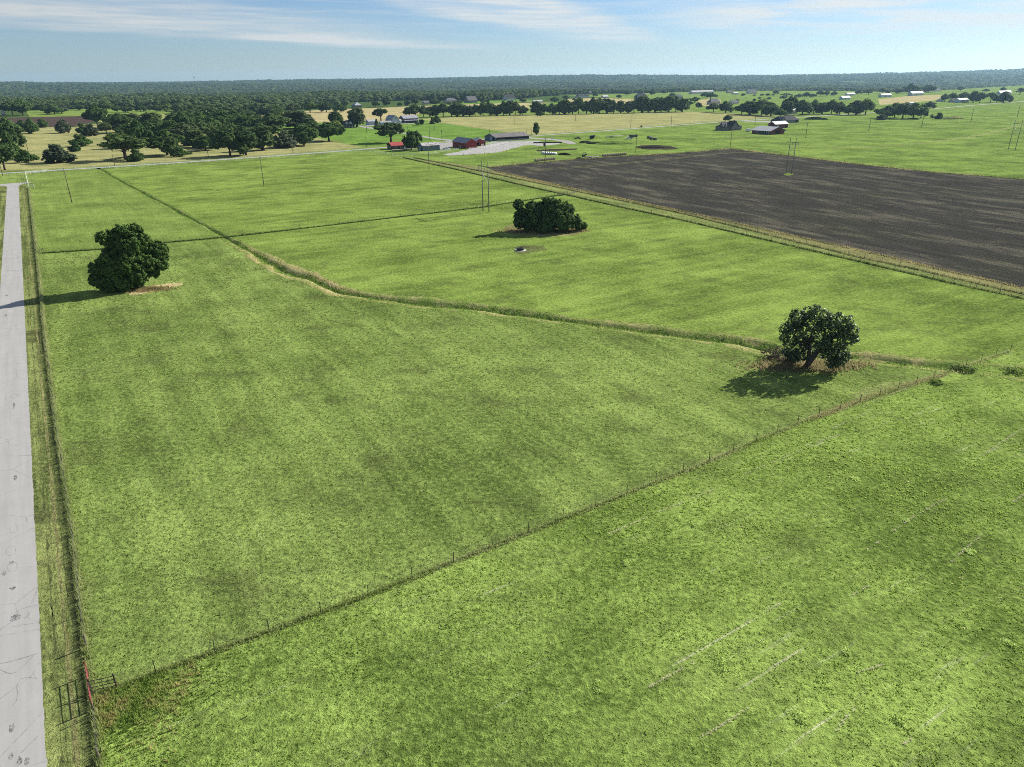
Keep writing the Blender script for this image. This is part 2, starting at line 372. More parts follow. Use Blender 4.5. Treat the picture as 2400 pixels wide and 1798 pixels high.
def depress(Xn, Yn):
    out = np.full(Xn.shape, 1e9)
    for p_, w_ in zip(DITCH[::2], WF[::2]): out = np.minimum(out, np.hypot(Xn-p_[0], Yn-p_[1])/w_)
    return 1.7*(1-sstep(out, 1.2, 3.6))
Z[near] -= depress(X[near], Y[near])
nr, na = RR.shape; idx = np.arange(nr*na).reshape(nr, na)
quads = np.stack([idx[:-1, :-1], idx[1:, :-1], idx[1:, 1:], idx[:-1, 1:]], -1).reshape(-1, 4)[:, ::-1]
gm = mesh_data('ground', np.c_[X.ravel(), Y.ravel(), Z.ravel()], quads, (M['pasture'], M['ground']), True)
cD = (RR[:-1, :-1]).ravel(); cA = AA[:-1, :-1].ravel()
lim = np.interp(cA, [-0.65, -0.3, 0.0, 0.3, 0.65], [1000, 1000, 1250, 2000, 2400])
gm.polygons.foreach_set('material_index', (cD > lim).astype(np.int32))
tag(obj('ground', gm), kind='structure')

def sheet(name, pts, mat, z, kind='structure', parent=None):
    P = [Vector((p[0], p[1], 0)) for p in pts]
    tris = tessellate_polygon([P]); V = [(p.x, p.y, z) for p in P]
    Fc = []
    for a, b, c in tris:
        n = (P[b]-P[a]).cross(P[c]-P[a]).z
        Fc.append((a, b, c) if n > 0 else (c, b, a))
    return tag(obj(name, mesh_data(name, V, Fc, (mat,)), parent), kind=kind)
def wobble(pts, step, amp, close=True):
    """edges of fields are never ruler straight"""
    pts = [np.array(p, float) for p in pts]; out = []
    n = len(pts)
    for i in range(n if close else n-1):
        a, b = pts[i], pts[(i+1) % n]; L = np.linalg.norm(b-a); k = max(1, int(L/step))
        t = (b-a)/max(L, 1e-6); nm = np.array([-t[1], t[0]])
        for j in range(k):
            out.append(a + (b-a)*j/k + (nm*rng.normal(0, amp) if j else 0))
    if not close: out.append(pts[-1])
    return out
U1 = np.array([math.cos(R(32.2)), math.sin(R(32.2)), 0]); U2 = np.array([-math.sin(R(32.2)), math.cos(R(32.2)), 0])  # section-line grid
DN = normals2(DITCH)
far_side = (DITCH + DN*4.0) if np.mean((DN*np.array([0.5, 0.8])).sum(1)) > 0 else (DITCH - DN*4.0)
sgn = 1.0 if np.mean((DN*np.array([0.5, 0.8])).sum(1)) > 0 else -1.0
far_side, near_side = DITCH + DN*4.0*sgn*WF[:, None], DITCH - DN*4.0*sgn*WF[:, None]
FA = gl([(945, 370), (1071, 398), (1162, 420), (1270, 445), (1335, 459), (1451, 485), (1600, 517), (1954, 600), (2070, 627), (2215, 661), (2400, 701), (2900, 812)])
FB = gl([(970, 370), (1089, 394), (1162, 409), (1342, 447), (1487, 477), (1600, 501), (1998, 600), (2142, 631), (2400, 690), (2900, 798)])
F1L = gl([(217, 1630), (467, 1541), (868, 1394), (1324, 1215), (1627, 1096), (1899, 982), (2159, 895), (2400, 812)])
CR = gl([(-700, 449), (-200, 419), (0, 407), (200, 395), (400, 383), (610, 368), (800, 354.5), (904, 345.5), (985, 338), (1069, 330.5), (1150, 325.5), (1241, 319.5), (1336, 312.5), (1471, 303), (1607, 292), (1742, 283), (1871, 275), (1962, 269.5), (2060, 263.5), (2170, 257.3), (2271, 247.5), (2400, 238), (2560, 227)])
CR = smooth_line(CR, 6.0)
# fields, each a sheet a little above the one below
b_poly = list(far_side[1::3]) + list(FA[::-1]) + [g(900, 356)[:2], g(800, 361)[:2], g(600, 374)[:2], g(400, 388)[:2], g(262, 398)[:2]]
sheet('pasture', b_poly, M['field_back'], 0.012)
i0 = 2; i1 = int(np.argmin(np.hypot(*(DITCH - g(528, 555)[:2]).T)))
sheet('pasture', list(near_side[i0:i1:3]) + [g(528, 560)[:2], g(347, 574)[:2], g(224, 587)[:2], g(95, 597)[:2], g(83, 561)[:2], g(74, 488)[:2], g(64, 409)[:2], g(160, 401)[:2]], M['field_mown'], 0.012)
i2 = int(np.argmin(np.hypot(*(DITCH - g(2150, 852)[:2]).T)))
front = [g(225, 1660)[:2]] + list(F1L) + [F1L[-1]+U1[:2]*60, F1L[-1]+U1[:2]*60-U2[:2]*150, g(217, 1630)[:2]-U2[:2]*60]
sheet('field', wobble(front, 6, 0.15), M['field_front'], 0.016)
plow_top = gl([(1140, 393), (1252, 382), (1350, 374), (1451, 367), (1600, 359), (1712, 349)])
plow_r = gl([(1858, 367), (2016, 386), (2175, 403), (2400, 421), (2900, 459)])
plow_b = gl([(2900, 782), (2400, 676), (2215, 635), (2088, 604), (1600, 496), (1342, 442), (1162, 402)])
sheet('meadow', list(gl([(800, 356), (900, 348), (1069, 333), (1241, 323), (1471, 306), (1742, 286), (1962, 272), (2170, 260), (2400, 241), (2700, 218), (2900, 225), (2900, 470), (2400, 430), (1712, 345), (1150, 405), (960, 372)])), M['meadow'], 0.02)
sheet('grass_lane', list(FA) + list(FB[::-1]), M['lane'], 0.028)
sheet('field_edge', list(FB) + list(plow_b) + [g(1120, 391)[:2], g(1040, 380)[:2]], M['straw_edge'], 0.024)
sheet('plowed_field', wobble(list(plow_top)+list(plow_r)+list(plow_b), 5, 0.5), M['plowed'], 0.035)
road_dir = np.array([math.cos(R(122.63)), math.sin(R(122.63))]); road_n = np.array([road_dir[1], -road_dir[0]])  # to the right of the road
rb = g(51.5, 600)[:2]                                                                                     # right edge of the road
ROAD_W = 4.7
def road_pt(s, off): return rb + road_dir*s + road_n*off
S0, S1 = -230.0, 191.0
RF = gl([(264, 2050), (236, 1798), (224, 1676), (203, 1519), (188, 1398), (181, 1322), (160, 1171), (136, 1020), (121, 900), (105, 778), (96, 680), (83, 561), (74, 488), (68, 440)])
sheet('road_verge', [road_pt(S0, -0.1)] + list(RF) + [road_pt(S1-3, -0.1)], M['verge'], 0.022)
sheet('road_verge', [road_pt(S0, -ROAD_W+0.1), road_pt(S1-3, -ROAD_W+0.1), road_pt(S1-3, -ROAD_W-7), road_pt(S0, -ROAD_W-9)], M['verge'], 0.022)
for o0, o1, mt in ((1.75, 2.05, 'straw_edge'), (2.35, 2.95, 'worn'), (0.95, 1.1, 'worn')):  # dark band nearest the fence paints in tall-grass shade along with the ditch line
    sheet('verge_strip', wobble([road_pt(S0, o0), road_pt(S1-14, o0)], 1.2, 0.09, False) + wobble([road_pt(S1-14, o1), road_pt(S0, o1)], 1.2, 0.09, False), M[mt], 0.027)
sheet('rough_pasture', [road_pt(S1-8, -ROAD_W-6.5), road_pt(S0, -ROAD_W-8), road_pt(S0, -ROAD_W-120), road_pt(S1-8, -ROAD_W-120)], M['rough'], 0.018)
sheet('road', wobble([road_pt(S0, 0), road_pt(S1, 0)], 0.5, 0.025, False) + wobble([road_pt(S1, -ROAD_W), road_pt(S0, -ROAD_W)], 0.5, 0.025, False), M['road'], 0.05)
CN = normals2(CR)
sheet('road', list(CR + CN*2.5) + list((CR - CN*2.5)[::-1]), M['road'], 0.056)
sheet('road_mouth', [road_pt(S1-13, 0), road_pt(S1-7, 0.6), road_pt(S1-2, 3.4), road_pt(S1+2, 6.5), road_pt(S1+3, -10), road_pt(S1-3, -ROAD_W-4), road_pt(S1-8, -ROAD_W-0.8), road_pt(S1-13, -ROAD_W)], M['road'], 0.062)
# mid-distance fields
sheet('hay_field', gl([(1033, 289), (1010, 284), (985, 279.5), (1060, 275), (1250, 269.5), (1420, 266), (1600, 261.5), (1660, 264), (1760, 269), (1835, 273), (1742, 281), (1607, 290), (1471, 301), (1336, 310.5), (1250, 316), (1197, 312)]), M['hay'], 0.03)
sheet('mown_lawn', gl([(740, 322), (795, 302), (835, 297), (880, 296), (935, 293), (1033, 288), (1100, 298), (1197, 312), (1245, 316.5), (1160, 322), (1062, 327), (985, 334), (904, 341), (850, 344), (800, 330)]), M['lawn'], 0.032)
sheet('mown_lawn', gl([(640, 290), (700, 285), (830, 284), (1000, 281), (1010, 284), (985, 290), (860, 296), (780, 302), (650, 300)]), M['lawn'], 0.028)
sheet('rough_pasture', gl([(-100, 410), (0, 402), (200, 391), (400, 379.5), (610, 365), (800, 351), (850, 345), (790, 335), (740, 323), (650, 312), (600, 290), (420, 285), (200, 292), (110, 298), (-100, 300)]), M['rough'], 0.026)
sheet('tilled_strip', gl([(-100, 280), (60, 275), (205, 272), (230, 284), (170, 296), (110, 298), (-100, 302)]), M['brown'], 0.034)
sheet('mown_lawn', gl([(60, 260), (200, 256), (330, 253), (440, 253), (440, 266), (330, 270), (215, 274), (70, 275)]), M['field_back'], 0.03)
sheet('rough_pasture', gl([(190, 275), (420, 266), (440, 285), (240, 287)]), M['hay'], 0.028)
sheet('straw_field', gl([(580, 268), (690, 262), (760, 257), (900, 252.5), (1000, 247), (1200, 241.5), (1330, 240), (1330, 250), (1200, 256), (1000, 262), (955, 275), (985, 283), (860, 286), (700, 288), (600, 283)]), M['hay_far'], 0.0295)
sheet('mown_lawn', gl([(1000, 246), (1080, 240), (1230, 233), (1260, 238), (1200, 241), (1040, 247)]), M['lawn'], 0.036)
sheet('mown_lawn', gl([(1235, 247), (1300, 240), (1330, 240), (1330, 255), (1260, 256)]), M['lawn'], 0.036)
sheet('straw_field', gl([(1330, 232), (1400, 230), (1490, 232), (1490, 246), (1330, 250)]), M['hay_far'], 0.033)
sheet('meadow', gl([(1330, 224), (1560, 217), (1760, 213), (1990, 213), (2130, 217), (2330, 204), (2500, 195), (2700, 200), (2700, 214), (2400, 236), (2170, 255), (2060, 262), (1930, 268), (1830, 268), (1640, 262), (1600, 254), (1480, 245), (1480, 232)]), M['meadow'], 0.026)
sheet('fallow_field', gl([(2058, 233), (2120, 226), (2200, 222), (2212, 226), (2190, 236), (2080, 245), (2062, 246)]), M['hay_far'], 0.038)
sheet('fallow_field', gl([(1630, 236), (1660, 231), (1690, 234), (1690, 247), (1640, 249)]), M['hay_far'], 0.038)
# farmyard
sheet('farmyard', wobble(gl([(1036, 362), (1075, 356), (1098, 350), (1108, 347), (1142, 340), (1165, 333.5), (1240, 330), (1262, 330), (1275, 337), (1225, 342), (1195, 350), (1170, 357), (1120, 361), (1060, 365)]), 3, 0.6), M['gravel'], 0.04)
sheet('farmyard', gl([(1240, 331), (1310, 334), (1312, 338), (1270, 342), (1240, 340)]), M['gravel'], 0.037)
sheet('driveway', gl([(985, 340), (1062, 333), (1150, 328), (1150, 331.5), (1062, 343), (1045, 352), (1030, 350), (1020, 344), (985, 343)]), M['drive'], 0.036)
sheet('driveway', gl([(839, 297), (846, 294), (884, 301), (949, 311.5), (1023, 324), (1066, 328.5), (1058, 331), (1015, 326), (945, 313.5), (880, 303.5)]), M['drive'], 0.04)
sheet('driveway', gl([(855, 292), (900, 290), (940, 288.5), (990, 287), (990, 289), (940, 290.5), (860, 296)]), M['drive'], 0.037)
sheet('driveway', gl([(1240, 322), (1290, 325), (1340, 331), (1352, 338), (1330, 337), (1300, 329), (1240, 325)]), M['drive'], 0.036)
sheet('driveway', gl([(1740, 283), (1810, 283.5), (1822, 287.5), (1812, 288), (1745, 285)]), M['drive'], 0.04)
sheet('driveway', gl([(1700, 322), (1790, 317), (1800, 318.5), (1705, 324)]), M['lane'], 0.04)
def track(pxs, w, mat, z=0.042):
    L = smooth_line(gl(pxs), 4.0); n = normals2(L); sheet('wheel_track', list(L + n*w/2) + list((L - n*w/2)[::-1]), mat, z)
for k in (0, 1):
    track([(1850, 341+k*1.6), (1960, 344.5+k*1.8), (2060, 343.5+k*2.2), (2180, 333+k*2.2), (2290, 318+k*2), (2372, 297+k*2), (2400, 291+k*2)], 1.1, M['hay'])
    track([(1230, 399+k*3.2), (1400, 387+k*2.6), (1560, 373+k*2.2), (1700, 357+k*1.5), (1790, 357+k*0.5)], 0.7, M['straw_edge'], 0.045)
track([(2120, 300), (2250, 292), (2400, 282)], 1.0, M['hay'])
track([(1930, 318), (2060, 314), (2200, 304), (2300, 298)], 1.0, M['lane'])
sheet('manure_heap', wobble(gl([(1487, 345), (1500, 341), (1540, 340), (1580, 345), (1590, 348.5), (1560, 351), (1510, 350)]), 3, 0.8), M['mud'], 0.046)
sheet('bare_soil', wobble(gl([(1255, 352), (1300, 349), (1356, 348), (1350, 351), (1300, 354), (1262, 355)]), 3, 0.5), M['mud'], 0.044)
sheet('bare_soil', wobble(gl([(1205, 592), (1212, 578), (1232, 575), (1275, 577), (1285, 586), (1245, 592), (1222, 597)]), 1.2, 0.35), M['worn'], 0.03)
sheet('straw_patch', wobble(gl([(1178, 540), (1190, 528), (1290, 520), (1370, 530), (1376, 542), (1340, 553), (1260, 554), (1200, 551)]), 1.2, 0.3), M['straw_edge'], 0.032)
sheet('straw_patch', wobble(gl([(300, 686), (330, 676), (370, 668), (405, 663), (428, 664), (422, 670), (380, 679), (330, 690), (306, 694)]), 0.5, 0.28), M['hay_far'], 0.034)
sheet('grass_patch', wobble(gl([(1836, 408), (1845, 405.5), (1858, 406.5), (1860, 409.5), (1850, 411.5), (1840, 411)]), 1.0, 0.2), M['field_back'], 0.045)
sheet('straw_patch', wobble(gl([(1800, 835), (1860, 852), (1960, 850), (2030, 838), (2090, 848), (2010, 862), (1950, 872), (1880, 872), (1830, 860)]), 1.0, 0.3), M['straw_edge'], 0.034)
sheet('bare_soil', wobble(gl([(1990, 925), (2040, 905), (2130, 890), (2150, 898), (2090, 920), (2000, 940)]), 1.0, 0.4), M['lane'], 0.03)

# the ditch: a strip with banks and a muddy bed
prof_o = np.array([-5.0, -3.9, -2.7, -1.7, -0.7, 0.0, 0.7, 1.7, 2.7, 3.9, 5.0]); prof_z = np.array([-0.06, 0.05, 0.06, -0.25, -1.0, -1.15, -1.0, -0.25, 0.06, 0.05, -0.06])
k = len(DITCH); jit = np.cumsum(rng.normal(0, 0.05, (k, 1)), 0); jit = 0.5*np.sin(np.linspace(0, 60, k))[:, None] + 0.3*np.sin(np.linspace(0, 171, k))[:, None]
off = prof_o[None]*sgn*WF[:, None] + jit*WF[:, None]*(np.abs(prof_o) < 3.5)[None]
DV = np.concatenate([DITCH[:, None, :] + DN[:, None, :]*off[..., None], (prof_z[None]*WF[:, None] + rng.normal(0, 0.05, (k, 11))*(np.abs(prof_o) < 4.5))[..., None]], -1)
di = np.arange(k*11).reshape(k, 11)
dq = np.stack([di[:-1, :-1], di[1:, :-1], di[1:, 1:], di[:-1, 1:]], -1).reshape(-1, 4)
if sgn < 0: dq = dq[:, ::-1]
_sb = DS[int(np.argmin(np.hypot(*(DITCH - g(800, 686)[:2]).T)))]
TN = np.interp(DS, [0, _mid-6, _mid+6, _sb, _sb+25, DS[-1]], [0.06, 0.10, 0.60, 0.55, 0.20, 0.34])      # how straw-coloured the banks are along the ditch
m, N = mat_new('ditch_bank'); t = N.node('ShaderNodeNewGeometry'); P = S(N.nt, t.outputs['Position'])
ac = S(N.nt, N.node('ShaderNodeAttribute', attribute_name='across').outputs['Fac']); tn = S(N.nt, N.node('ShaderNodeAttribute', attribute_name='straw').outputs['Fac'])
n1 = N.noise(P, 0.22, 4, 0.65); n2 = N.noise(P, 1.8, 4, 0.7); ja = ac + (n1-0.5)*0.5 + (n2-0.5)*0.25
c = N.mix(n2.ss(0.3, 0.7), (0.095, 0.155, 0.032), (0.17, 0.235, 0.055))
c = N.mix(ja.ss(0.22, 0.36)*ja.ss(0.70, 0.92, 1.0, 0.0)*(tn*1.3 + (n1-0.5)*3.0).clamp(), c, N.mix(n2.ss(0.35, 0.7), (0.30, 0.26, 0.115), (0.46, 0.40, 0.20)))
c = N.mix(ja.ss(0.05, 0.2, 1.0, 0.0)*n1.ss(0.45, 0.6), c, (0.05, 0.045, 0.034))
finish(N, c, 0.95, n2, 0.7, 0.3, spec=0.0); M['ditch'] = m
dme = mesh_data('ditch', DV.reshape(-1, 3), dq[:, ::-1], (m,), True)
dme.attributes.new('across', 'FLOAT', 'POINT').data.foreach_set('value', np.tile(np.abs(prof_o)/5, k).astype(np.float32))
dme.attributes.new('straw', 'FLOAT', 'POINT').data.foreach_set('value', np.repeat(TN, 11).astype(np.float32))
tag(obj('ditch', dme), kind='structure')

# crack seal and stains on the near road, flat marks on its surface
road_main = [o for o in bpy.data.objects if o.name == 'road'][0]
def crack(pts, w):
    L = smooth_line([road_pt(*p) for p in pts], 0.15); L += np.cumsum(rng.normal(0, 0.02, L.shape), 0)*0.4; n = normals2(L); ww = w*(0.6+0.8*rng.random((len(L), 1)))/2
    sheet('crack', list(L + n*ww) + list((L - n*ww)[::-1]), M['crack'], 0.056, None, road_main)
def blot(s, o, rs, ro):
    a = np.linspace(0, 2*math.pi, 22, endpoint=False); q = 0.55 + 0.6*rng.random(22)
    sheet('stain', [road_pt(s + rs*math.cos(t)*q_, o + ro*math.sin(t)*q_) for t, q_ in zip(a, q)], M['stain'], 0.0575, None, road_main)
def s_of(px, py):
    v = g(px, py)[:2] - rb; return float(v @ road_dir), float(v @ road_n)
for pts, w in (([(-20, 1562), (40, 1548), (93, 1531)], 0.10), ([(-5, 1568), (30, 1586), (60, 1560), (85, 1534)], 0.05), ([(30, 1655), (42, 1640), (38, 1600), (60, 1588), (90, 1592)], 0.04), ([(50, 1765), (70, 1745), (92, 1725)], 0.07),
               ([(28, 1440), (60, 1425), (92, 1420)], 0.04), ([(30, 1470), (60, 1465), (94, 1460)], 0.04)):
    crack([s_of(*p) for p in pts], w)
for (px, py, rs, ro) in ((36, 1448, 0.55, 0.45), (28, 1708, 0.5, 0.22), (26, 1775, 0.4, 0.16), (47, 1785, 0.5, 0.2), (64, 1786, 0.5, 0.18), (30, 1380, 0.35, 0.3), (28, 1320, 0.4, 0.25), (10, 1345, 0.4, 0.2), (36, 1120, 0.8, 0.2), (33, 950, 1.6, 0.14), (16, 693, 0.9, 0.35), (14, 740, 1.1, 0.3)):
    s_, o_ = s_of(px, py); blot(s_, o_, rs, ro)
for (px, py, r_) in ((32, 1240, 0.75), (26, 1292, 0.85), (30, 1330, 0.85), (34, 930, 0.9)):
    s_, o_ = s_of(px, py); pts = [(s_ + r_*0.9*math.cos(t)*1.3, o_ + r_*0.5*math.sin(t)) for t in np.linspace(0, 2*math.pi, 14)]
    crack(pts, 0.02)
# ------------------------------------------------------------------ trees
M['bark'] = plain('bark', (0.075, 0.06, 0.048), 0.35, 2.0, 0.95, 0.05, stretch=(1, 1, 0.3), bump=0.6)
M['leaf'] = leaf_mat('leaf_dark', (0.036, 0.08, 0.022), (0.135, 0.22, 0.054), 0.42)
M['leaf_mid'] = leaf_mat('leaf_oak', (0.05, 0.095, 0.031), (0.17, 0.24, 0.068), 0.42, 0.3, (0.085, 0.10, 0.055))
M['leaf_gloss'] = leaf_mat('leaf_glossy', (0.05, 0.085, 0.034), (0.15, 0.21, 0.075), 0.42, gloss=0.32, rough=0.48)
M['leaf_grey'] = leaf_mat('leaf_grey_green', (0.040, 0.060, 0.030), (0.125, 0.155, 0.085), 0.24)
M['leaf_lime'] = leaf_mat('leaf_lime', (0.11, 0.17, 0.04), (0.26, 0.34, 0.09), 0.42)
M['leaf_forest'] = leaf_mat('leaf_forest', (0.054, 0.098, 0.035), (0.19, 0.26, 0.088), 0.36, 0.5, (0.20, 0.25, 0.10))

def ico_dirs(n, r=rng):
    v = r.normal(size=(n, 3)); return v/np.linalg.norm(v, axis=1)[:, None]
def leaf_mesh(name, centers, normals, size, mat, up=0.35, elong=1.4):
    """leaf sprays: bent four-cornered faces spread through the crown"""
    n = len(centers); nn = normals + rng.normal(0, 0.5, (n, 3)); nn[:, 2] += up; nn /= np.linalg.norm(nn, axis=1)[:, None]
    a = np.cross(nn, rng.normal(size=(n, 3))); a /= np.linalg.norm(a, axis=1)[:, None]; b = np.cross(nn, a)
    s = (size*(0.6 + 0.8*rng.random(n)))[:, None]
    V = np.stack([centers - a*s*elong*0.5, centers - b*s*0.45 + nn*s*0.12, centers + a*s*elong*0.5 - nn*s*0.1, centers + b*s*0.45], 1)
    Fc = np.arange(n*4).reshape(n, 4)
    me = mesh_data(name, V.reshape(-1, 3), Fc, (mat,))
    at = me.attributes.new('lv', 'FLOAT', 'FACE'); at.data.foreach_set('value', rng.random(n).astype(np.float32)**1.3)
    return me
def crown_points(lobes, per_m2, clump=0.28, fill=0.35):
    C, Nn = [], []
    for (x, y, z, rx, rz) in lobes:
        area = 4*math.pi*rx*rx; nc = max(6, int(area*1.1/(clump*rx*2.2)**2)); c = np.array([x, y, z]); sc = np.array([rx, rx, rz])
        d = ico_dirs(nc); rad = 0.72 + 0.30*rng.random((nc, 1)); cc = d*rad
        nl = max(4, int(area*per_m2/nc))
        off = ico_dirs(nc*nl).reshape(nc, nl, 3)*(rng.random((nc, nl, 1))**0.45)*clump
        p = (cc[:, None, :] + off)*sc
        C.append((p + c).reshape(-1, 3)); nrm = off/clump*0.8 + d[:, None, :]*0.8; Nn.append(nrm.reshape(-1, 3))
        nf = int(nc*nl*fill); q = ico_dirs(nf); C.append(q*(0.75*rng.random((nf, 1))**0.4)*sc + c); Nn.append(q)
    C, Nn = np.vstack(C), np.vstack(Nn); ok = C[:, 2] > 0.12
    return C[ok], Nn[ok]
def limb_mesh(lobes, H, r0, lean=(0, 0), fork=0.35, nl=9):
    b = MB(); f = np.array([lean[0]*fork, lean[1]*fork, H*fork])
    b.tube([(0, 0, -0.25), (0, 0, 0.12*H*0.3), tuple(f*0.6), tuple(f)], [r0*1.45, r0*1.1, r0*0.9, r0*0.8], 9)
    for (x, y, z, rx, rz) in sorted(lobes, key=lambda l: -l[3])[:nl]:
        e = np.array([x, y, z]); m_ = f*0.45 + e*0.55 + np.array([0, 0, -0.08*H]) + rng.normal(0, 0.03*H, 3)
        b.tube([f*0.9, (f*0.8 + m_*0.3), m_, e], [r0*0.62, r0*0.5, r0*0.32, r0*0.1], 6)
        for _ in range(2):
            d = ico_dirs(1)[0]; b.tube([m_*0.4 + e*0.6, e + d*rx*0.7*np.array([1, 1, 0.8])], [r0*0.16, r0*0.05], 4)
    return b
def random_lobes(kind, r=rng):
    """unit-ish crowns about 10 m tall"""
    L = []
    if kind == 'oak':
        for i in range(11):
            a = i*2.4 + r.random(); q = 1.2 + 2.9*r.random(); L.append((q*math.cos(a), q*math.sin(a), 3.6 + 3.8*r.random() - q*0.25, 1.5+1.1*r.random(), 1.3+0.8*r.random()))
        L += [(0, 0, 7.4, 2.3, 2.0), (0.8, 0.3, 5.4, 2.8, 2.4), (-1.2, -.5, 5.0, 2.6, 2.2)]
    elif kind == 'tall':
        for i in range(10):
            a = i*2.4 + r.random(); z = 2.4 + 5.8*i/9; q = 1.7*(1 - 0.55*(z-2)/8)*r.uniform(0.5, 1); L.append((q*math.cos(a), q*math.sin(a), z, 1.25+0.5*r.random(), 1.35+0.4*r.random()))
        L += [(0, 0, 8.4, 1.3, 1.6), (0, 0, 5.0, 2.1, 2.6)]
    elif kind == 'open':
        for i in range(12):
            a = i*2.4 + r.random(); q = 1.0 + 3.2*r.random(); L.append((q*math.cos(a), q*math.sin(a), 4.6 + 4.0*r.random() - q*0.15, 0.95+0.7*r.random(), 0.85+0.5*r.random()))
        L += [(0, 0, 8.0, 1.7, 1.4), (0.4, 0, 6.2, 1.8, 1.5)]
    elif kind == 'bush':
        for i in range(10):
            a = i*2.4 + r.random(); q = 0.8 + 3.0*r.random(); L.append((q*math.cos(a), q*math.sin(a), 1.3 + 4.6*r.random()*(1-q*0.12), 1.5+0.9*r.random(), 1.5+0.7*r.random()))
        L += [(0, 0, 3.2, 2.9, 2.8), (0.5, 0.4, 6.6, 1.9, 2.2), (-.9, -.4, 7.6, 1.3, 1.6)]
    elif kind == 'cedar':
        for i in range(9):
            z = 0.9 + i*0.98; q = 0.25*(1-i/10); a = i*2.4; w = 2.0*(1-i/10.5)+0.28; L.append((q*math.cos(a), q*math.sin(a), z, w, 0.95))
    return L
ARCH = {}
def make_arch(key, kind, mat, per_m2=7.0, size=0.62, r0=0.34, fork=0.3):
    L = random_lobes(kind); C, Nn = crown_points(L, per_m2); top = np.percentile(C[:, 2], 99.8); wid = np.percentile(np.abs(C[:, :2]), 98)*2
    cm = leaf_mesh('crown', C, Nn, size, mat); tm = limb_mesh(L, top, r0, (0, 0), fork).data('trunk', M['bark'], True)
    ARCH[key] = (cm, tm, float(top), float(wid))
for i in range(4): make_arch('oak%d' % i, 'oak', M['leaf'] if i % 2 else M['leaf_mid'])
for i in range(2): make_arch('tall%d' % i, 'tall', M['leaf_mid'], 8)
for i in range(2): make_arch('open%d' % i, 'open', M['leaf_mid'], 7, 0.55)
for i in range(3): make_arch('bush%d' % i, 'bush', M['leaf'] if i != 1 else M['leaf_grey'], 7, 0.6, 0.3, 0.2)
make_arch('cedar0', 'cedar', M['leaf'], 10, 0.5, 0.2, 0.6)
make_arch('lime0', 'oak', M['leaf_lime'])
make_arch('grey0', 'oak', M['leaf_grey'])
def tree(px, py, w, h, key, label, name='tree', group=None, cat='tree', parts=True):
    """a tree whose foot stands at photo point (px,py); w,h its size there in photo pixels"""
    p = g(px, py); sc = scale_at(p); Wm = w/sc; Hm = height_at(p, px, py-h)
    cm, tm, top, wid = ARCH[key]
    t = thing(name, label, cat, p, random.uniform(0, 6.28), group)
    t.scale = (Wm/wid, Wm/wid, Hm/top)
    obj('trunk', tm, t); obj('crown', cm, t)
    return t

# --- the three near trees, shaped after the photograph
def near_tree(name, label, base, zoom, lobes_px, ppm, tilt, depths, per_m2, size, r0, mat, trunk_pts, clump=0.22, fill=0.25, cat='tree'):
    """lobes_px: (u, v, r) on the enlarged photograph; zoom = (u0, v0) of the foot; ppm = enlarged pixels per metre"""
    L = []; lean = (base[0]-1257)/(4769-base[1])      # verticals lean outwards in the photograph; undo that
    for (u, v, r_), d in zip(lobes_px, depths):
        L.append(((u-zoom[0])/ppm - lean*(zoom[1]-v)/ppm, d, (zoom[1]-v)/ppm/math.cos(tilt) + d*math.tan(tilt)*0.0, r_/ppm, r_/ppm*0.95))
    p = g(*base); t = thing(name, label, cat, p)
    t.rotation_euler = (0, 0, -math.atan2(p[0], p[1]))
    C, Nn = crown_points(L, per_m2, clump, fill)
    obj('crown', leaf_mesh('crown', C, Nn, size, mat), t)
    b = MB()
    for pts, rad in trunk_pts: b.tube(pts, rad, 9)
    for (x, y, z, rx, rz) in L:
        s0 = np.array(trunk_pts[-1][0][-1]) if len(trunk_pts) == 1 else np.array(min((tp[0][-1] for tp in trunk_pts), key=lambda q: np.linalg.norm(np.array(q)-np.array([x, y, z]))))
        e = np.array([x, y, z]); mid = (s0+e)/2 + rng.normal(0, 0.15, 3); b.tube([s0, mid, e], [r0*0.4, r0*0.28, r0*0.1], 6)
        for _ in range(3): b.tube([(mid+e)/2, e + ico_dirs(1)[0]*rx*0.75], [r0*0.12, r0*0.04], 4)
    b.build('trunk', M['bark'], t, True)
    return t
LL = [(330, 430, 120), (470, 420, 130), (620, 340, 125), (830, 370, 135), (930, 520, 140), (600, 560, 230), (760, 560, 200), (1190, 740, 190), (1290, 720, 110), (1190, 960, 180), (1290, 980, 100), (320, 960, 190), (230, 1110, 110), (480, 900, 200), (600, 1100, 230), (880, 1080, 170), (1020, 880, 170), (420, 1130, 160), (760, 850, 220), (1150, 1100, 110), (270, 1000, 140), (340, 1160, 130), (520, 1190, 150), (700, 1190, 160), (900, 1190, 120), (1020, 1010, 170), (760, 720, 230), (470, 650, 170), (1060, 720, 150), (1310, 860, 100), (420, 780, 160)]
near_tree('broadleaf_tree', 'tall dense dark tree beside the road casting its shadow across it', (296, 676), (720, 1310), LL, 74.6, R(17), [-.5, .8, 0, .6, 0, 1.5, -1.2, 1.0, .3, .2, -.6, .6, 0, -1.5, -2.0, -2.4, -1.2, -.4, -2.2, -.5, .3, -.8, -1.8, -2, -1.4, .5, 1.6, 1.2, 1.0, .4, -.9], 30, 0.34, 0.42, M['leaf'],
          [([(0, 0, -.3), (-.2, 0, 1.5), (-.4, .1, 4.0), (-.6, .2, 7.5)], [.62, .45, .40, .25]), ([(0.1, 0, 0), (1.2, .2, 2.4), (3.6, .3, 4.8)], [.4, .32, .2])])
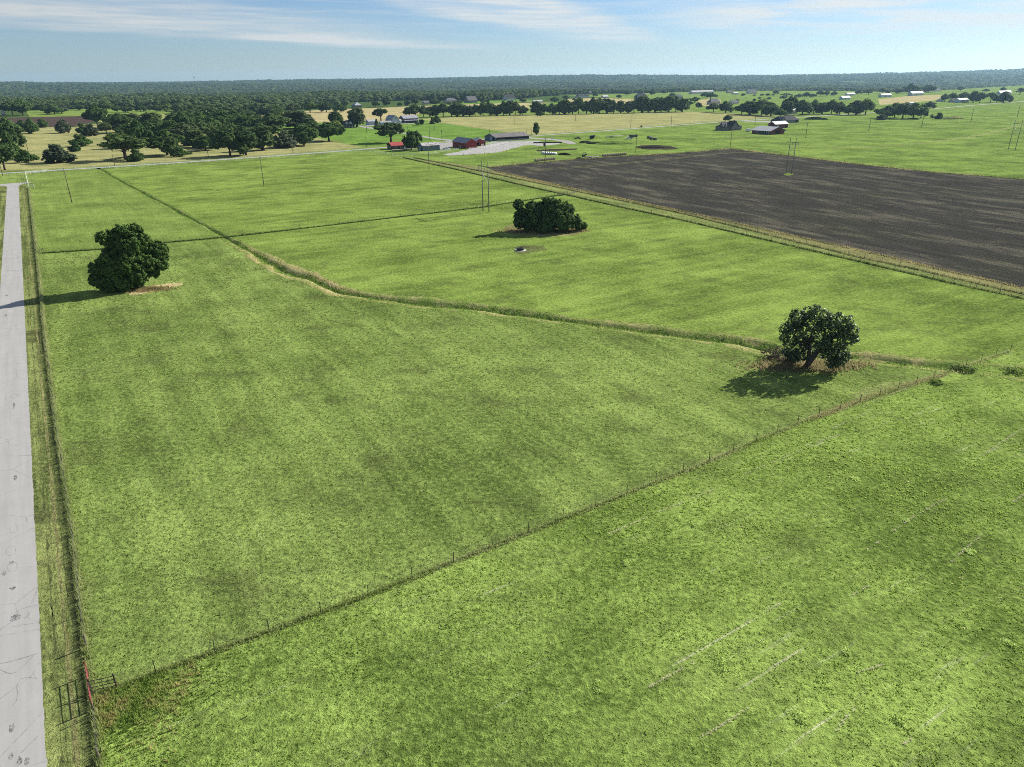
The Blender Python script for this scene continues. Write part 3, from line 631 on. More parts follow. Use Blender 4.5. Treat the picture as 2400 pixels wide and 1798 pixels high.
LR = [(1330, 290, 150), (1200, 300, 110), (1060, 320, 125), (960, 430, 90), (880, 500, 85), (870, 640, 70), (1020, 520, 130), (1110, 440, 110), (1480, 330, 130), (1620, 340, 140), (1730, 440, 105), (1650, 520, 120), (1500, 480, 140), (1400, 620, 130), (1480, 740, 130), (1610, 720, 110), (1670, 780, 80), (1120, 640, 110), (1000, 850, 90), (900, 830, 70), (1100, 860, 80), (1560, 860, 80), (1780, 540, 60), (1300, 430, 90), (930, 720, 90), (1050, 760, 105), (1190, 760, 95), (1310, 650, 105), (1390, 790, 100), (1600, 860, 95), (1490, 900, 70), (970, 900, 75), (1230, 540, 100), (1560, 620, 120), (1400, 400, 120)]
LR = [(u, v, r_*0.98) for u, v, r_ in LR]
near_tree('cottonwood_tree', 'wide round-crowned tree with a leaning trunk standing beside the ditch', (1888, 862), (1150, 1005), LR, 84.0, R(22), [.3, 1.2, -.4, .5, -.3, .2, -.9, .8, -.9, .5, .2, -.8, .9, -.8, -.9, .4, .1, .6, -.3, .2,   .3, -.2, .1, -1.0, .5, 1.0, .9, 1.2, .8, .6, -.3, .5, 1.3, 1.2, 1.2], 17, 0.28, 0.36, M['leaf_gloss'],
          [([(0, 0, -.3), (.4, 0, 1.0), (1.3, .1, 2.9), (1.9, .2, 4.6)], [.62, .48, .40, .26]), ([(.3, 0, .8), (.2, .3, 2.8), (0, .4, 5.2)], [.40, .30, .2]), ([(1.5, .1, 3.2), (3.0, .0, 5.2), (4.6, .2, 7.4)], [.30, .24, .15]), ([(.2, .3, 3.0), (-1.2, .2, 5.2), (-2.2, .1, 6.6)], [.26, .2, .12])], 0.24, 0.04)
LS = [(1145, 335, 34), (1160, 400, 46), (1150, 440, 40), (1225, 350, 40), (1225, 420, 66), (1330, 350, 58), (1345, 400, 84), (1410, 430, 76), (1440, 370, 52), (1475, 430, 48), (1545, 462, 24), (1505, 450, 34), (1300, 440, 70), (1270, 380, 58), (1380, 340, 42), (1190, 455, 34), (1520, 475, 26)]
near_tree('thicket', 'low wide thicket on a dry straw mound in the middle of the far pasture', (1290, 541), (1340, 492), LS, 19.3, R(12), [0, 1, -.5, .5, -1.5, 1, 0, -1.6, 1.2, 0, .3, -.5, -2.2, 1.6, -.6, -.4, .6], 24, 0.40, 0.22, M['leaf'],
          [([(0, 0, -.3), (0, 0, 1.2), (.3, 0, 3.0)], [.3, .25, .15]), ([(-8, 0, -.2), (-8.6, 0, 2.0), (-9, 0, 4.5)], [.2, .15, .1]), ([(-5, .5, -.2), (-5.2, .4, 3.0)], [.2, .12]), ([(4, -.5, -.2), (4.4, 0, 2.5)], [.2, .12])])
# brush beside the ditch tree
def twig_bush(name, label, px, py, rad, hgt, leaf, nl, mat, group=None):
    p = g(px, py); t = thing(name, label, 'shrub', p, random.uniform(0, 6), group); b = MB()
    for _ in range(26):
        d = ico_dirs(1)[0]; d[2] = abs(d[2])*0.8+0.25; e = d*np.array([rad, rad, hgt])*random.uniform(0.7, 1.1); b.tube([(random.uniform(-.2, .2), random.uniform(-.2, .2), -.1), e*0.5 + rng.normal(0, .1, 3), e], [.035, .025, .01], 4)
    b.build('stem', M['bark'] if leaf else M['dry_twig'], t)
    C, Nn = crown_points([(0, 0, hgt*0.45, rad*0.85, hgt*0.55)], nl, 0.3, 0.5)
    obj('foliage', leaf_mesh('foliage', C, Nn, 0.22, mat), t)
    return t
M['dry_twig'] = plain('dry_twig', (0.19, 0.155, 0.12), 0.3, 3, 0.95, 0.05)
M['leaf_dry'] = leaf_mat('leaf_dry', (0.08, 0.062, 0.045), (0.20, 0.16, 0.11), 0.1)
twig_bush('dead_brush', 'grey leafless brush on the ditch bank left of the leaning tree', 1812, 838, 2.4, 2.0, False, 6, M['leaf_dry'])
twig_bush('dead_brush', 'brown dry brush at the foot of the leaning tree', 1836, 850, 1.7, 1.3, False, 8, M['leaf_dry'])
twig_bush('leafy_shrub', 'green shrub growing among the brush under the leaning tree', 1862, 845, 1.6, 2.0, True, 16, M['leaf'])
twig_bush('leafy_shrub', 'dark low shrub right of the leaning tree trunk', 1957, 858, 1.2, 1.0, True, 18, M['leaf'])
twig_bush('leafy_shrub', 'bright green shrub in the ditch right of the leaning tree, nearest the cross track', 2262, 868, 2.0, 0.9, True, 7, M['leaf_lime'])
twig_bush('leafy_shrub', 'small bright green shrub in the ditch left of a larger one', 2236, 866, 1.1, 0.7, True, 7, M['leaf_lime'])
twig_bush('leafy_shrub', 'bright green shrub in the ditch at the right edge of the view', 2372, 872, 1.9, 0.9, True, 7, M['leaf_lime'])
twig_bush('leafy_shrub', 'bright green weed bush at the upper end of the diagonal fence', 2196, 898, 1.3, 0.6, True, 7, M['leaf_lime'])

# --- trees of the middle distance (foot x, y, width, height in photo pixels)
G1 = 'scattered trees in the dry pasture across the road'
solo = [
 (12, 399, 62, 62, 'oak0', 'tall dark tree at the left edge nearest the road junction', None),
 (30, 374, 44, 66, 'bush0', 'bright green tree behind the junction, second in the hedge at the left edge', None),
 (36, 348, 40, 60, 'oak2', 'tree third in the hedge running away at the left edge', None),
 (22, 322, 46, 46, 'oak1', 'farthest tree in the hedge running away at the left edge', None),
 (62, 381, 36, 30, 'bush0', 'round dark shrub beside the hedge near the junction', None),
 (86, 375, 15, 11, 'bush2', 'small pale shrub just right of the junction hedge', None),
 (136, 381, 60, 42, 'bush1', 'grey-green leaning tree alone in the dry pasture near the road', None),
 (178, 355, 26, 24, 'bush2', 'smaller of two touching shrubs in the middle of the dry pasture', None),
 (191, 343, 42, 28, 'bush0', 'wider of two touching shrubs in the middle of the dry pasture', None),
 (75, 313, 37, 35, 'bush0', 'leftmost round dark tree at the edge of the tilled strip', None),
 (100, 299, 30, 20, 'bush2', 'low dark shrub in front of the tilled strip', None),
 (51, 299, 20, 18, 'bush0', 'small shrub at the left end of the tilled strip', None),
 (150, 312, 32, 32, 'bush1', 'grey-green tree leaning left in front of the tilled strip', None),
 (193, 311, 22, 22, 'bush2', 'small shrub right of the leaning tree by the tilled strip', None),
 (215, 319, 34, 28, 'bush1', 'sparse grey shrub in front of the tall clump', None),
 (229, 294, 50, 48, 'oak1', 'tall dark double-crowned tree at the right end of the tilled strip', None),
 (295, 374, 86, 62, 'open0', 'spreading tree with visible forked trunk in the dry pasture by the road', None),
 (320, 378, 38, 28, 'bush2', 'small round shrub beside the forked-trunk tree', None),
 (422, 367, 32, 22, 'bush0', 'low dark shrub near the road below the grove', None),
 (442, 362, 14, 9, 'bush2', 'tiny shrub near the road below the grove', None),
 (540, 366, 64, 66, 'oak0', 'large dark tree nearest the cross road, left of a pair', None),
 (577, 364, 60, 65, 'oak2', 'large dark tree nearest the cross road, right of a pair', None),
 (616, 352, 48, 55, 'tall1', 'narrower tree right of the large pair by the cross road', None),
 (668, 346, 54, 40, 'bush1', 'grey-green bushy tree by the cross road', None),
 (713, 341, 58, 48, 'oak3', 'dark round tree second from the right end of the roadside grove', None),
 (771, 331, 62, 44, 'oak1', 'rightmost round tree of the roadside grove', None),
 (787, 302, 34, 42, 'oak0', 'dark tree left of the black-roofed house', None),
 (788, 304, 28, 22, 'lime0', 'yellow-green shrub left of the black-roofed house', None),
 (837, 298, 35, 44, 'tall0', 'dense egg-shaped tree right of the black-roofed house', None),
 (893, 283, 34, 29, 'open1', 'spreading tree behind the white shed', None),
 (883, 297, 10, 18, 'cedar0', 'narrow cedar in front of the white shed', None),
 (917, 334, 64, 46, 'open1', 'big spreading tree behind the red-roofed house', None),
 (964, 352, 36, 44, 'oak3', 'full round tree in front of the red-roofed house', None),
 (979, 349, 20, 42, 'open0', 'ragged thin tree between the red-roofed house and the blue shed', None),
 (955, 264, 14, 13, 'oak2', 'small tree left of the windbreak', None),
 (1013, 291, 10, 16, 'cedar0', 'narrow dark cedar right of the dark barn', None),
 (1024, 288, 22, 17, 'bush0', 'low round tree beside the narrow cedar', None),
 (989, 293, 11, 13, 'tall0', 'small oval tree right of the dark barn', None),
 (978, 294, 11, 9, 'oak2', 'small low tree in front of the dark barn', None),
 (936, 294, 8, 6, 'bush0', 'tiny bush in front of the gambrel barn', None),
 (1257, 316, 14, 28, 'tall1', 'lone slender tree between the long barn and the hay field', None),
 (1706, 287, 21, 17, 'oak0', 'round tree behind the grey gabled house', None),
 (1503, 298, 6, 4, 'bush0', 'small bush on the far side of the cross road', None),
]
for px, py, w, h, key, lab, grp in solo: tree(px, py, w, h, key, lab, 'shrub' if 'shrub' in lab or 'bush' in lab.split(',')[0].split()[:2] else 'tree', grp, 'shrub' if 'shrub' in lab else 'tree')
grove = [(250, 314, 36, 27), (284, 311, 54, 44), (330, 345, 50, 64), (300, 320, 42, 26), (392, 364, 78, 58), (346, 285, 24, 21), (372, 322, 56, 46), (362, 303, 50, 38), (405, 330, 56, 48), (438, 341, 60, 52), (430, 312, 56, 48), (470, 323, 52, 42), (400, 366, 34, 50),
         (640, 314, 72, 47), (576, 313, 64, 42), (696, 302, 72, 43), (470, 300, 62, 36), (520, 302, 70, 40), (552, 298, 62, 38), (500, 286, 62, 34), (570, 286, 52, 30), (462, 274, 60, 28), (605, 300, 40, 30), (540, 330, 60, 40), (500, 318, 60, 42), (590, 335, 50, 36), (530, 275, 50, 24), (430, 285, 44, 26), (485, 268, 44, 20), (455, 346, 50, 40), (482, 353, 46, 34), (515, 346, 50, 44), (352, 330, 50, 44), (322, 326, 44, 36), (412, 301, 50, 34), (446, 301, 50, 34), (612, 323, 46, 34), (655, 300, 50, 36), (735, 318, 44, 34), (266, 300, 40, 32), (313, 297, 44, 30)]
for i, (px, py, w, h) in enumerate(sorted(grove)):
    tree(px, py, w, h, ('oak0', 'oak1', 'oak2', 'oak3', 'tall1')[i % 5], '%s full dark tree from the left in the packed grove across the cross road' % ordinal(i), 'tree', 'packed trees of the roadside grove')
# windbreak behind the hay field, left part then right part
wb = []
x = 960.0
while x < 1606:
    if not (1238 < x < 1252): wb.append((x, 275.5 - (x-956)*0.0205, random.uniform(20, 32), random.uniform(22, 35) + (4 if x > 1330 else 0)))
    x += random.uniform(13, 19)
for i, (px, py, w, h) in enumerate(wb):
    tree(px, py, w, h, ('tall0', 'oak0', 'oak2', 'tall1', 'oak1')[random.randrange(5)], '%s tree from the left in the long windbreak behind the hay field' % ordinal(i), 'tree', 'trees of the long windbreak')
tree(1266, 272, 15, 12, 'bush0', 'small low tree in front of a gap in the long windbreak', 'tree')
wb2 = [(1672, 263, 27, 21), (1700, 265, 27, 27), (1738, 268, 30, 25), (1757, 269, 36, 31), (1785, 270, 46, 36), (1806, 272, 38, 30), (1828, 274, 26, 19), (1852, 265, 36, 39), (1880, 269, 36, 34), (1906, 267, 30, 33), (1926, 267, 26, 26), (1948, 267, 28, 32), (1967, 268, 26, 28), (1988, 270, 28, 24), (2006, 269, 30, 33), (2028, 269, 36, 36), (1843, 268, 26, 30)]
for i, (px, py, w, h) in enumerate(sorted(wb2)):
    tree(px, py, w, h, ('oak0', 'oak2', 'oak1', 'tall0')[i % 4], '%s tree from the left in the row along the far road behind the right houses' % ordinal(i), 'tree', 'trees along the far road')
gv = [(2078, 278, 46, 30), (2096, 276, 34, 34), (2115, 278, 46, 36), (2140, 278, 48, 36), (2158, 276, 26, 31)]
for i, (px, py, w, h) in enumerate(gv): tree(px, py, w, h, ('oak1', 'oak3', 'oak0')[i % 3], '%s tree from the left in the dark grove beside the right-hand road' % ordinal(i), 'tree', 'dark grove beside the right-hand road')
fr = [(2179, 255, 19, 17, 'oak2', 'lone dark tree right of the dark grove'), (2065, 281, 22, 13, 'bush1', 'pale shrub in front of the dark grove'), (2200, 279, 19, 15, 'bush2', 'dark shrub in the rough hedge right of the dark grove'), (2184, 277, 8, 9, 'bush0', 'small narrow shrub in the rough hedge right of the dark grove'),
      (2213, 238, 17, 18, 'oak1', 'first tree left of the pale barn by the right-hand road'), (2231, 237, 21, 19, 'oak0', 'tree touching the left end of the pale barn by the right-hand road'), (2258, 232, 24, 16, 'oak2', 'tree behind the pale barn by the right-hand road'),
      (2280, 241, 26, 27, 'oak3', 'tallest tree right of the pale barn by the right-hand road'), (2296, 241, 26, 24, 'oak0', 'wide tree second right of the pale barn by the right-hand road'), (2321, 240, 21, 23, 'open1', 'open tree third right of the pale barn by the right-hand road'),
      (2335, 241, 19, 16, 'oak1', 'low tree fourth right of the pale barn by the right-hand road'), (2351, 241, 18, 26, 'tall0', 'tall narrow tree near the right edge by the right-hand road'), (2366, 240, 13, 16, 'tall1', 'last small tree of the row by the right-hand road'),
      (2390, 222, 17, 16, 'open0', 'ragged tree at the right edge beyond the road')]
for px, py, w, h, key, lab in fr: tree(px, py, w, h, key, lab, 'shrub' if 'shrub' in lab else 'tree', None, 'shrub' if 'shrub' in lab else 'tree')
far = [(650, 269, 26, 22), (727, 264, 36, 27), (765, 263, 25, 24), (797, 263, 28, 18), (690, 262, 30, 20), (1628, 241, 22, 14), (1616, 250, 20, 13), (1637, 253, 14, 13), (1665, 232, 24, 15), (1652, 228, 18, 12), (1742, 225, 10, 6), (1768, 225, 7, 4), (1786, 225, 8, 5), (1800, 225, 10, 6), (1812, 225, 7, 5), (1818, 221, 12, 9), (1843, 226, 26, 7), (1872, 229, 18, 9), (1890, 227, 16, 11), (1905, 228, 18, 8), (1922, 226, 16, 14),
       (1937, 226, 14, 14), (1955, 224, 14, 10), (1727, 240, 10, 8), (1780, 233, 8, 6), (1768, 240, 9, 9), (1803, 234, 12, 6), (1835, 232, 14, 7), (2132, 220, 26, 24), (2145, 219, 22, 18), (2175, 217, 32, 18), (2251, 214, 15, 11), (2310, 216, 14, 8), (2350, 216, 10, 12), (2035, 222, 20, 13), (2067, 219, 15, 13), (2104, 220, 16, 12), (2116, 219, 12, 10), (2012, 221, 14, 10), (2080, 219, 12, 8),
       (1600, 243, 16, 12), (1540, 240, 18, 12), (1360, 236, 10, 8), (1346, 236, 9, 6), (1395, 226, 11, 8), (1300, 240, 18, 12), (1325, 236, 16, 12), (1020, 247, 26, 16), (1052, 247, 12, 9), (1066, 246, 10, 8), (1078, 246, 14, 12), (1135, 243, 20, 14), (1225, 240, 16, 10), (905, 250, 18, 16), (880, 252, 18, 15), (938, 249, 12, 10), (955, 248, 16, 13), (975, 247, 20, 16), (1575, 228, 14, 10), (1450, 232, 14, 10), (1470, 224, 16, 12), (1500, 222, 14, 12), (1530, 223, 14, 12), (1556, 221, 16, 12),
       (128, 268, 36, 22), (105, 264, 22, 20), (145, 266, 32, 20), (55, 271, 46, 38), (30, 270, 40, 34), (250, 262, 30, 24), (275, 263, 26, 16), (300, 264, 24, 16), (330, 262, 24, 18), (350, 261, 20, 22), (368, 262, 18, 16), (390, 262, 20, 18), (412, 258, 14, 14), (188, 259, 18, 14), (222, 272, 30, 22)]
cnt = {}
for i, (px, py, w, h) in enumerate(sorted(far)):
    k = ('oak0', 'oak1', 'oak2', 'oak3', 'grey0', 'oak2', 'lime0')[i % 7] if px < 440 else ('oak0', 'oak1', 'oak2', 'oak3')[i % 4]
    z_ = 0 if px < 440 else (1 if px < 1340 else 2); cnt[z_] = cnt.get(z_, -1) + 1
    tree(px, py, w, h, k, ('%s tree from the left along the lawn at the left forest edge', '%s tree from the left on the far straw field lots, centre', '%s small tree from the left on the distant right-hand lots')[z_] % ordinal(cnt[z_]), 'tree',
         ('trees at the left forest edge', 'trees on the far lots, centre', 'trees on the far lots, right')[z_])

# --- the distant forest: one mass, instanced on points
protos = []
for i in range(5):
    L = random_lobes(('oak', 'oak', 'bush', 'tall', 'oak')[i]); C, Nn = crown_points(L, 1.3, 0.3, 0.12)
    me = leaf_mesh('forest_crown', C, Nn, 1.45, M['leaf_forest']); protos.append(bpy.data.objects.new('forest_crown', me))
pc = bpy.data.collections.new('forest_crowns')
for o in protos: pc.objects.link(o)
def img(x, y, z=0.0):
    Zc = z - CAM_H; dep = y*math.cos(PITCH) - Zc*math.sin(PITCH); dn = -y*math.sin(PITCH) - Zc*math.cos(PITCH)
    u, v = x/dep*FPX, dn/dep*FPX; return 1200 + u*_c + v*_s, 899 - u*_s + v*_c
pts = []
n_try = 150000
a_ = rng.uniform(-0.78, 0.78, n_try); u_ = rng.random(n_try)
r_ = np.where(u_ < 0.48, np.sqrt(900**2 + (3000**2-900**2)*(u_/0.48)), 3000*np.exp((u_-0.48)/0.52*math.log(10500/3000)))
xs, ys = r_*np.sin(a_), r_*np.cos(a_); zs = terrain(xs, ys); ix, iy = img(xs, ys, 0.0)
hor = 198 - ix*0.01
edge = np.interp(ix, [-400, 60, 330, 450, 640, 800, 1000, 1200, 1330, 1560, 1760, 2000, 2130, 2330, 2500, 2900], [262, 258, 252, 262, 262, 250, 242, 233, 221, 215.5, 212, 212, 214, 201, 192, 190])
keep = iy < edge + rng.normal(0, 0.7, n_try)
keep |= (ix > 420) & (ix < 640) & (iy < 270)
clear = [(330, 218, 60, 2.0), (620, 252, 50, 3), (1560, 210, 30, 1.2), (2250, 204, 70, 2.0), (720, 213, 40, 1.2), (1380, 206, 40, 0.8), (1900, 203, 60, 1.0), (430, 232, 40, 1.6), (1090, 226, 26, 3)]
for cx, cy, w, h in clear: keep &= (((ix-cx)/w)**2 + ((iy-cy)/h)**2) > 1
def _wav(x, y, L, sd):
    r2 = np.random.default_rng(sd); v = 0
    for _ in range(6):
        th = r2.uniform(0, 6.28); f = 6.28/L*r2.uniform(0.6, 1.8); v = v + np.sin((x*math.cos(th) + y*math.sin(th))*f + r2.uniform(0, 6.28))
    return v/6
hv = _wav(xs, ys, 420, 3); dv = _wav(xs, ys, 900, 5); keep &= (dv > -0.42) | (r_ < 1500)      # stands of different age, and clearings
sp_ = np.clip(r_/150, 13, 60); thin = np.where(r_ < 3000, 0.75, 0.9); keep &= rng.random(n_try) < thin
xs, ys, zs, r_, sp_, hv = xs[keep], ys[keep], zs[keep], r_[keep], sp_[keep], hv[keep]
fm = mesh_data('forest', np.c_[xs, ys, zs], []); nP = len(xs)
sxy = (1.35 + 0.65*rng.random(nP))*np.clip(sp_/17, 1, 2.2); sz = (0.80 + 0.60*rng.random(nP))*(1.08 + 0.55*hv)*np.clip(sp_/26, 1, 1.25)
at = fm.attributes.new('sc', 'FLOAT_VECTOR', 'POINT'); at.data.foreach_set('vector', np.c_[sxy, sxy, sz].astype(np.float32).ravel())
at = fm.attributes.new('rz', 'FLOAT_VECTOR', 'POINT'); at.data.foreach_set('vector', np.c_[np.zeros(nP), np.zeros(nP), rng.random(nP)*6.28].astype(np.float32).ravel())
fo = tag(obj('forest', fm), 'dense green forest spreading to the hazy horizon', 'forest', kind='stuff')
gn = bpy.data.node_groups.new('forest', 'GeometryNodeTree')
gn.interface.new_socket('Geometry', in_out='INPUT', socket_type='NodeSocketGeometry'); gn.interface.new_socket('Geometry', in_out='OUTPUT', socket_type='NodeSocketGeometry')
gi, go = gn.nodes.new('NodeGroupInput'), gn.nodes.new('NodeGroupOutput')
ip = gn.nodes.new('GeometryNodeInstanceOnPoints'); ci = gn.nodes.new('GeometryNodeCollectionInfo')
ci.inputs['Collection'].default_value = pc; ci.inputs['Separate Children'].default_value = True; ci.inputs['Reset Children'].default_value = True
ri = gn.nodes.new('FunctionNodeRandomValue'); ri.data_type = 'INT'; ri.inputs['Min'].default_value = 0; ri.inputs['Max'].default_value = 4
def na(nm):
    n = gn.nodes.new('GeometryNodeInputNamedAttribute'); n.data_type = 'FLOAT_VECTOR'; n.inputs['Name'].default_value = nm; return n
ip.inputs['Pick Instance'].default_value = True
gn.links.new(gi.outputs[0], ip.inputs['Points']); gn.links.new(ci.outputs[0], ip.inputs['Instance']); gn.links.new(ri.outputs['Value'], ip.inputs['Instance Index'])
gn.links.new(na('sc').outputs[0], ip.inputs['Scale']); gn.links.new(na('rz').outputs[0], ip.inputs['Rotation']); gn.links.new(ip.outputs[0], go.inputs[0])
md_ = fo.modifiers.new('forest', 'NODES'); md_.node_group = gn
# ------------------------------------------------------------------ grass: tufts as real blades
def tuft_mat(name, trans=0.35):
    m, N = mat_new(name); a = N.node('ShaderNodeAttribute', attribute_name='tint'); finish(N, S(N.nt, a.outputs['Color']), 0.8, trans=trans, spec=0.0); return m
M['tuft'] = tuft_mat('grass_blades', 0.5); M['thatch'] = tuft_mat('dry_thatch', 0.1)
def in_poly(P, poly):
    x, y = P[:, 0], P[:, 1]; c = np.zeros(len(P), bool); poly = np.asarray(poly); j = len(poly)-1
    for i in range(len(poly)):
        xi, yi, xj, yj = *poly[i], *poly[j]
        if yi != yj: c ^= ((yi > y) != (yj > y)) & (x < (xj-xi)*(y-yi)/(yj-yi) + xi)
        j = i
    return c
def in_view(P, m_=60):
    ix, iy = img(P[:, 0], P[:, 1]); return (ix > -m_) & (ix < 2400+m_) & (iy < 1798+m_) & (P[:, 1] > 5)
def vnoise(P, s, seed=0):
    """cheap smooth variation over the ground"""
    r = np.random.default_rng(seed); v = np.zeros(len(P))
    for k in range(7):
        f = s*(1.7**(k % 4)); th = r.uniform(0, 6.28); v += np.sin((P[:, 0]*math.cos(th) + P[:, 1]*math.sin(th))*f + r.uniform(0, 6.28) + 1.5*np.sin(P[:, 0]*f*0.37 + k))
    return v/7
def blades_mesh(name, P, h, w, cols, blades=3, lean=0.5, z0=0.0, zfun=None, mat=None, sink=0.03):
    n = len(P); B = n*blades
    base = np.repeat(P, blades, 0) + rng.normal(0, 1, (B, 2))*np.repeat(w, blades)[:, None]*0.5
    a = rng.uniform(0, 6.283, B); hh = np.repeat(h, blades)*(0.65 + 0.6*rng.random(B)); ww = np.repeat(w, blades)*(0.35 + 0.3*rng.random(B))
    ln = rng.uniform(0.15, 1.0, B)*lean*hh; la = rng.uniform(0, 6.283, B)
    z = np.full(B, z0) if zfun is None else np.repeat(zfun, blades)
    V = np.zeros((B, 3, 3)); V[:, 0] = np.c_[base[:, 0]-np.cos(a)*ww, base[:, 1]-np.sin(a)*ww, z-sink]; V[:, 1] = np.c_[base[:, 0]+np.cos(a)*ww, base[:, 1]+np.sin(a)*ww, z-sink]
    V[:, 2] = np.c_[base[:, 0]+np.cos(la)*ln, base[:, 1]+np.sin(la)*ln, z+hh]
    me = mesh_data(name, V.reshape(-1, 3), np.arange(B*3).reshape(B, 3), (mat or M['tuft'],))
    cc = np.repeat(cols, blades, 0)*(0.8 + 0.4*rng.random((B, 1))); at = me.attributes.new('tint', 'FLOAT_COLOR', 'FACE')
    at.data.foreach_set('color', np.c_[cc, np.ones(B)].astype(np.float32).ravel())
    return me
def tufts(name, P, h, w, cols, label, blades=3, lean=0.5, z0=0.0, zfun=None, mat=None, sink=0.03):
    return tag(obj(name, blades_mesh(name, P, h, w, cols, blades, lean, z0, zfun, mat, sink)), label, 'grass', kind='stuff')
def lerp_cols(t, *stops):
    t = np.clip(t, 0, 1)*(len(stops)-1); i = np.minimum(t.astype(int), len(stops)-2); f = (t-i)[:, None]; st = np.array(stops)
    return st[i]*(1-f) + st[i+1]*f
def scatter_area(n, x0, x1, y0, y1): return np.c_[rng.uniform(x0, x1, n), rng.uniform(y0, y1, n)]
def along(L, n, spread, lo=0.0, hi=1.0):
    """points beside a polyline"""
    L = np.asarray(L, float); d = np.r_[0, np.cumsum(np.linalg.norm(np.diff(L, axis=0), axis=1))]; s = rng.uniform(lo*d[-1], hi*d[-1], n)
    p = np.c_[np.interp(s, d, L[:, 0]), np.interp(s, d, L[:, 1])]; q = np.c_[np.interp(s+0.5, d, L[:, 0]), np.interp(s+0.5, d, L[:, 1])]; t = q-p; t /= np.maximum(np.linalg.norm(t, axis=1), 1e-6)[:, None]
    o = rng.normal(0, 1, n)*spread; return p + np.c_[-t[:, 1], t[:, 0]]*o[:, None], o, s
GD, GM_, GL, GS = (0.135, 0.20, 0.036), (0.20, 0.30, 0.052), (0.32, 0.42, 0.10), (0.50, 0.48, 0.24)
front_poly = np.array([p for p in front]); past_poly = np.array(list(near_side[i1::4]) + list(F1L[::-1]) + list(RF[2:12]) + [g(224, 586)[:2]])
def thin_by_dist(P, full, fall):
    D = np.hypot(P[:, 0], P[:, 1]); return P[rng.random(len(P)) < np.clip((full/D)**fall, 0, 1)]
STREAKS = [gl(l) for l in ([(1410, 1260), (1540, 1203), (1670, 1149)], [(1516, 1614), (1626, 1554)], [(1641, 1732), (1756, 1660)], [(1814, 1561), (1882, 1525)], [(1959, 1713), (2007, 1655)], [(2007, 1578), (2070, 1559)], [(2031, 1289), (2142, 1212), (2219, 1169)], [(2229, 1318), (2301, 1253)],
          [(2310, 1063), (2397, 1005)], [(2373, 1178), (2400, 1159)], [(1877, 1050), (1968, 1019)], [(1732, 1118), (1930, 1034)], [(2117, 1746), (2137, 1732)], [(2020, 955), (2075, 930), (2140, 905)], [(1950, 1005), (2040, 965)], [(1745, 1462), (1830, 1415)], [(1990, 1400), (2040, 1372)])]
def near_streak(P, r_): return np.min([dist_to(resample(L, 0.4), P[:, 0], P[:, 1]) for L in STREAKS], 0) < r_
def resample(L, step):
    L = np.asarray(L, float); d = np.r_[0, np.cumsum(np.linalg.norm(np.diff(L, axis=0), axis=1))]; n = max(2, int(d[-1]/step)+1); s = np.linspace(0, d[-1], n)
    return np.c_[np.interp(s, d, L[:, 0]), np.interp(s, d, L[:, 1])]
P = scatter_area(430000, -60, 150, 30, 175); P = P[in_view(P) & in_poly(P, front_poly)]; P = thin_by_dist(P, 52, 1.7); P = P[~near_streak(P, 0.10)]
v = vnoise(P, 0.35, 1)*0.5 + vnoise(P, 0.06, 2)*0.6; D = np.hypot(P[:, 0], P[:, 1])
keep = rng.random(len(P)) < np.clip(0.55 + v*1.0, 0.08, 1); P, v, D = P[keep], v[keep], D[keep]
st = rng.random(len(P)) < 0.012
cols = lerp_cols(0.5 + v*0.55 + rng.normal(0, 0.18, len(P)), GD, GM_, GL); cols[st] = np.array(GS)
tufts('grass', P, (0.07 + 0.06*rng.random(len(P)) + 0.08*np.clip(v, 0, 1))*(0.8 + D/160), (0.10 + 0.08*rng.random(len(P)))*(0.75 + D/120), cols, 'lush green grass tufts in the front field')
P = np.vstack([along(L, int(24*np.linalg.norm(L[-1]-L[0])), 0.05)[0] for L in STREAKS]); P += rng.normal(0, .03, P.shape); P = P[vnoise(P, 0.9, 12) > -0.25]
tufts('dry_thatch', P, np.full(len(P), 0.012), 0.035 + 0.05*rng.random(len(P)), lerp_cols(rng.random(len(P)), (0.36, 0.36, 0.19), (0.56, 0.53, 0.34)), 'pale streaks of dry cut grass lying in the front field', 3, 12.0, z0=0.07 + 0.03*rng.random(), mat=M['thatch'], sink=0.0)
P = scatter_area(420000, -130, 60, 36, 205); P = P[in_view(P) & in_poly(P, past_poly)]; P = thin_by_dist(P, 55, 1.6)
v = vnoise(P, 0.10, 3)*0.6 + vnoise(P, 0.5, 4)*0.4; D = np.hypot(P[:, 0], P[:, 1]); keep = rng.random(len(P)) < np.clip(0.5 + v*0.9, 0.1, 1); P, v, D = P[keep], v[keep], D[keep]
cols = lerp_cols(0.5 + v*0.5 + rng.normal(0, 0.2, len(P)), GD, (0.20, 0.265, 0.064), (0.335, 0.395, 0.13)); st = rng.random(len(P)) < 0.012; cols[st] = np.array(GS)
tufts('grass', P, (0.05 + 0.06*rng.random(len(P)))*(0.8 + D/150), (0.09 + 0.07*rng.random(len(P)))*(0.75 + D/120), cols, 'short mottled grass of the roadside pasture')
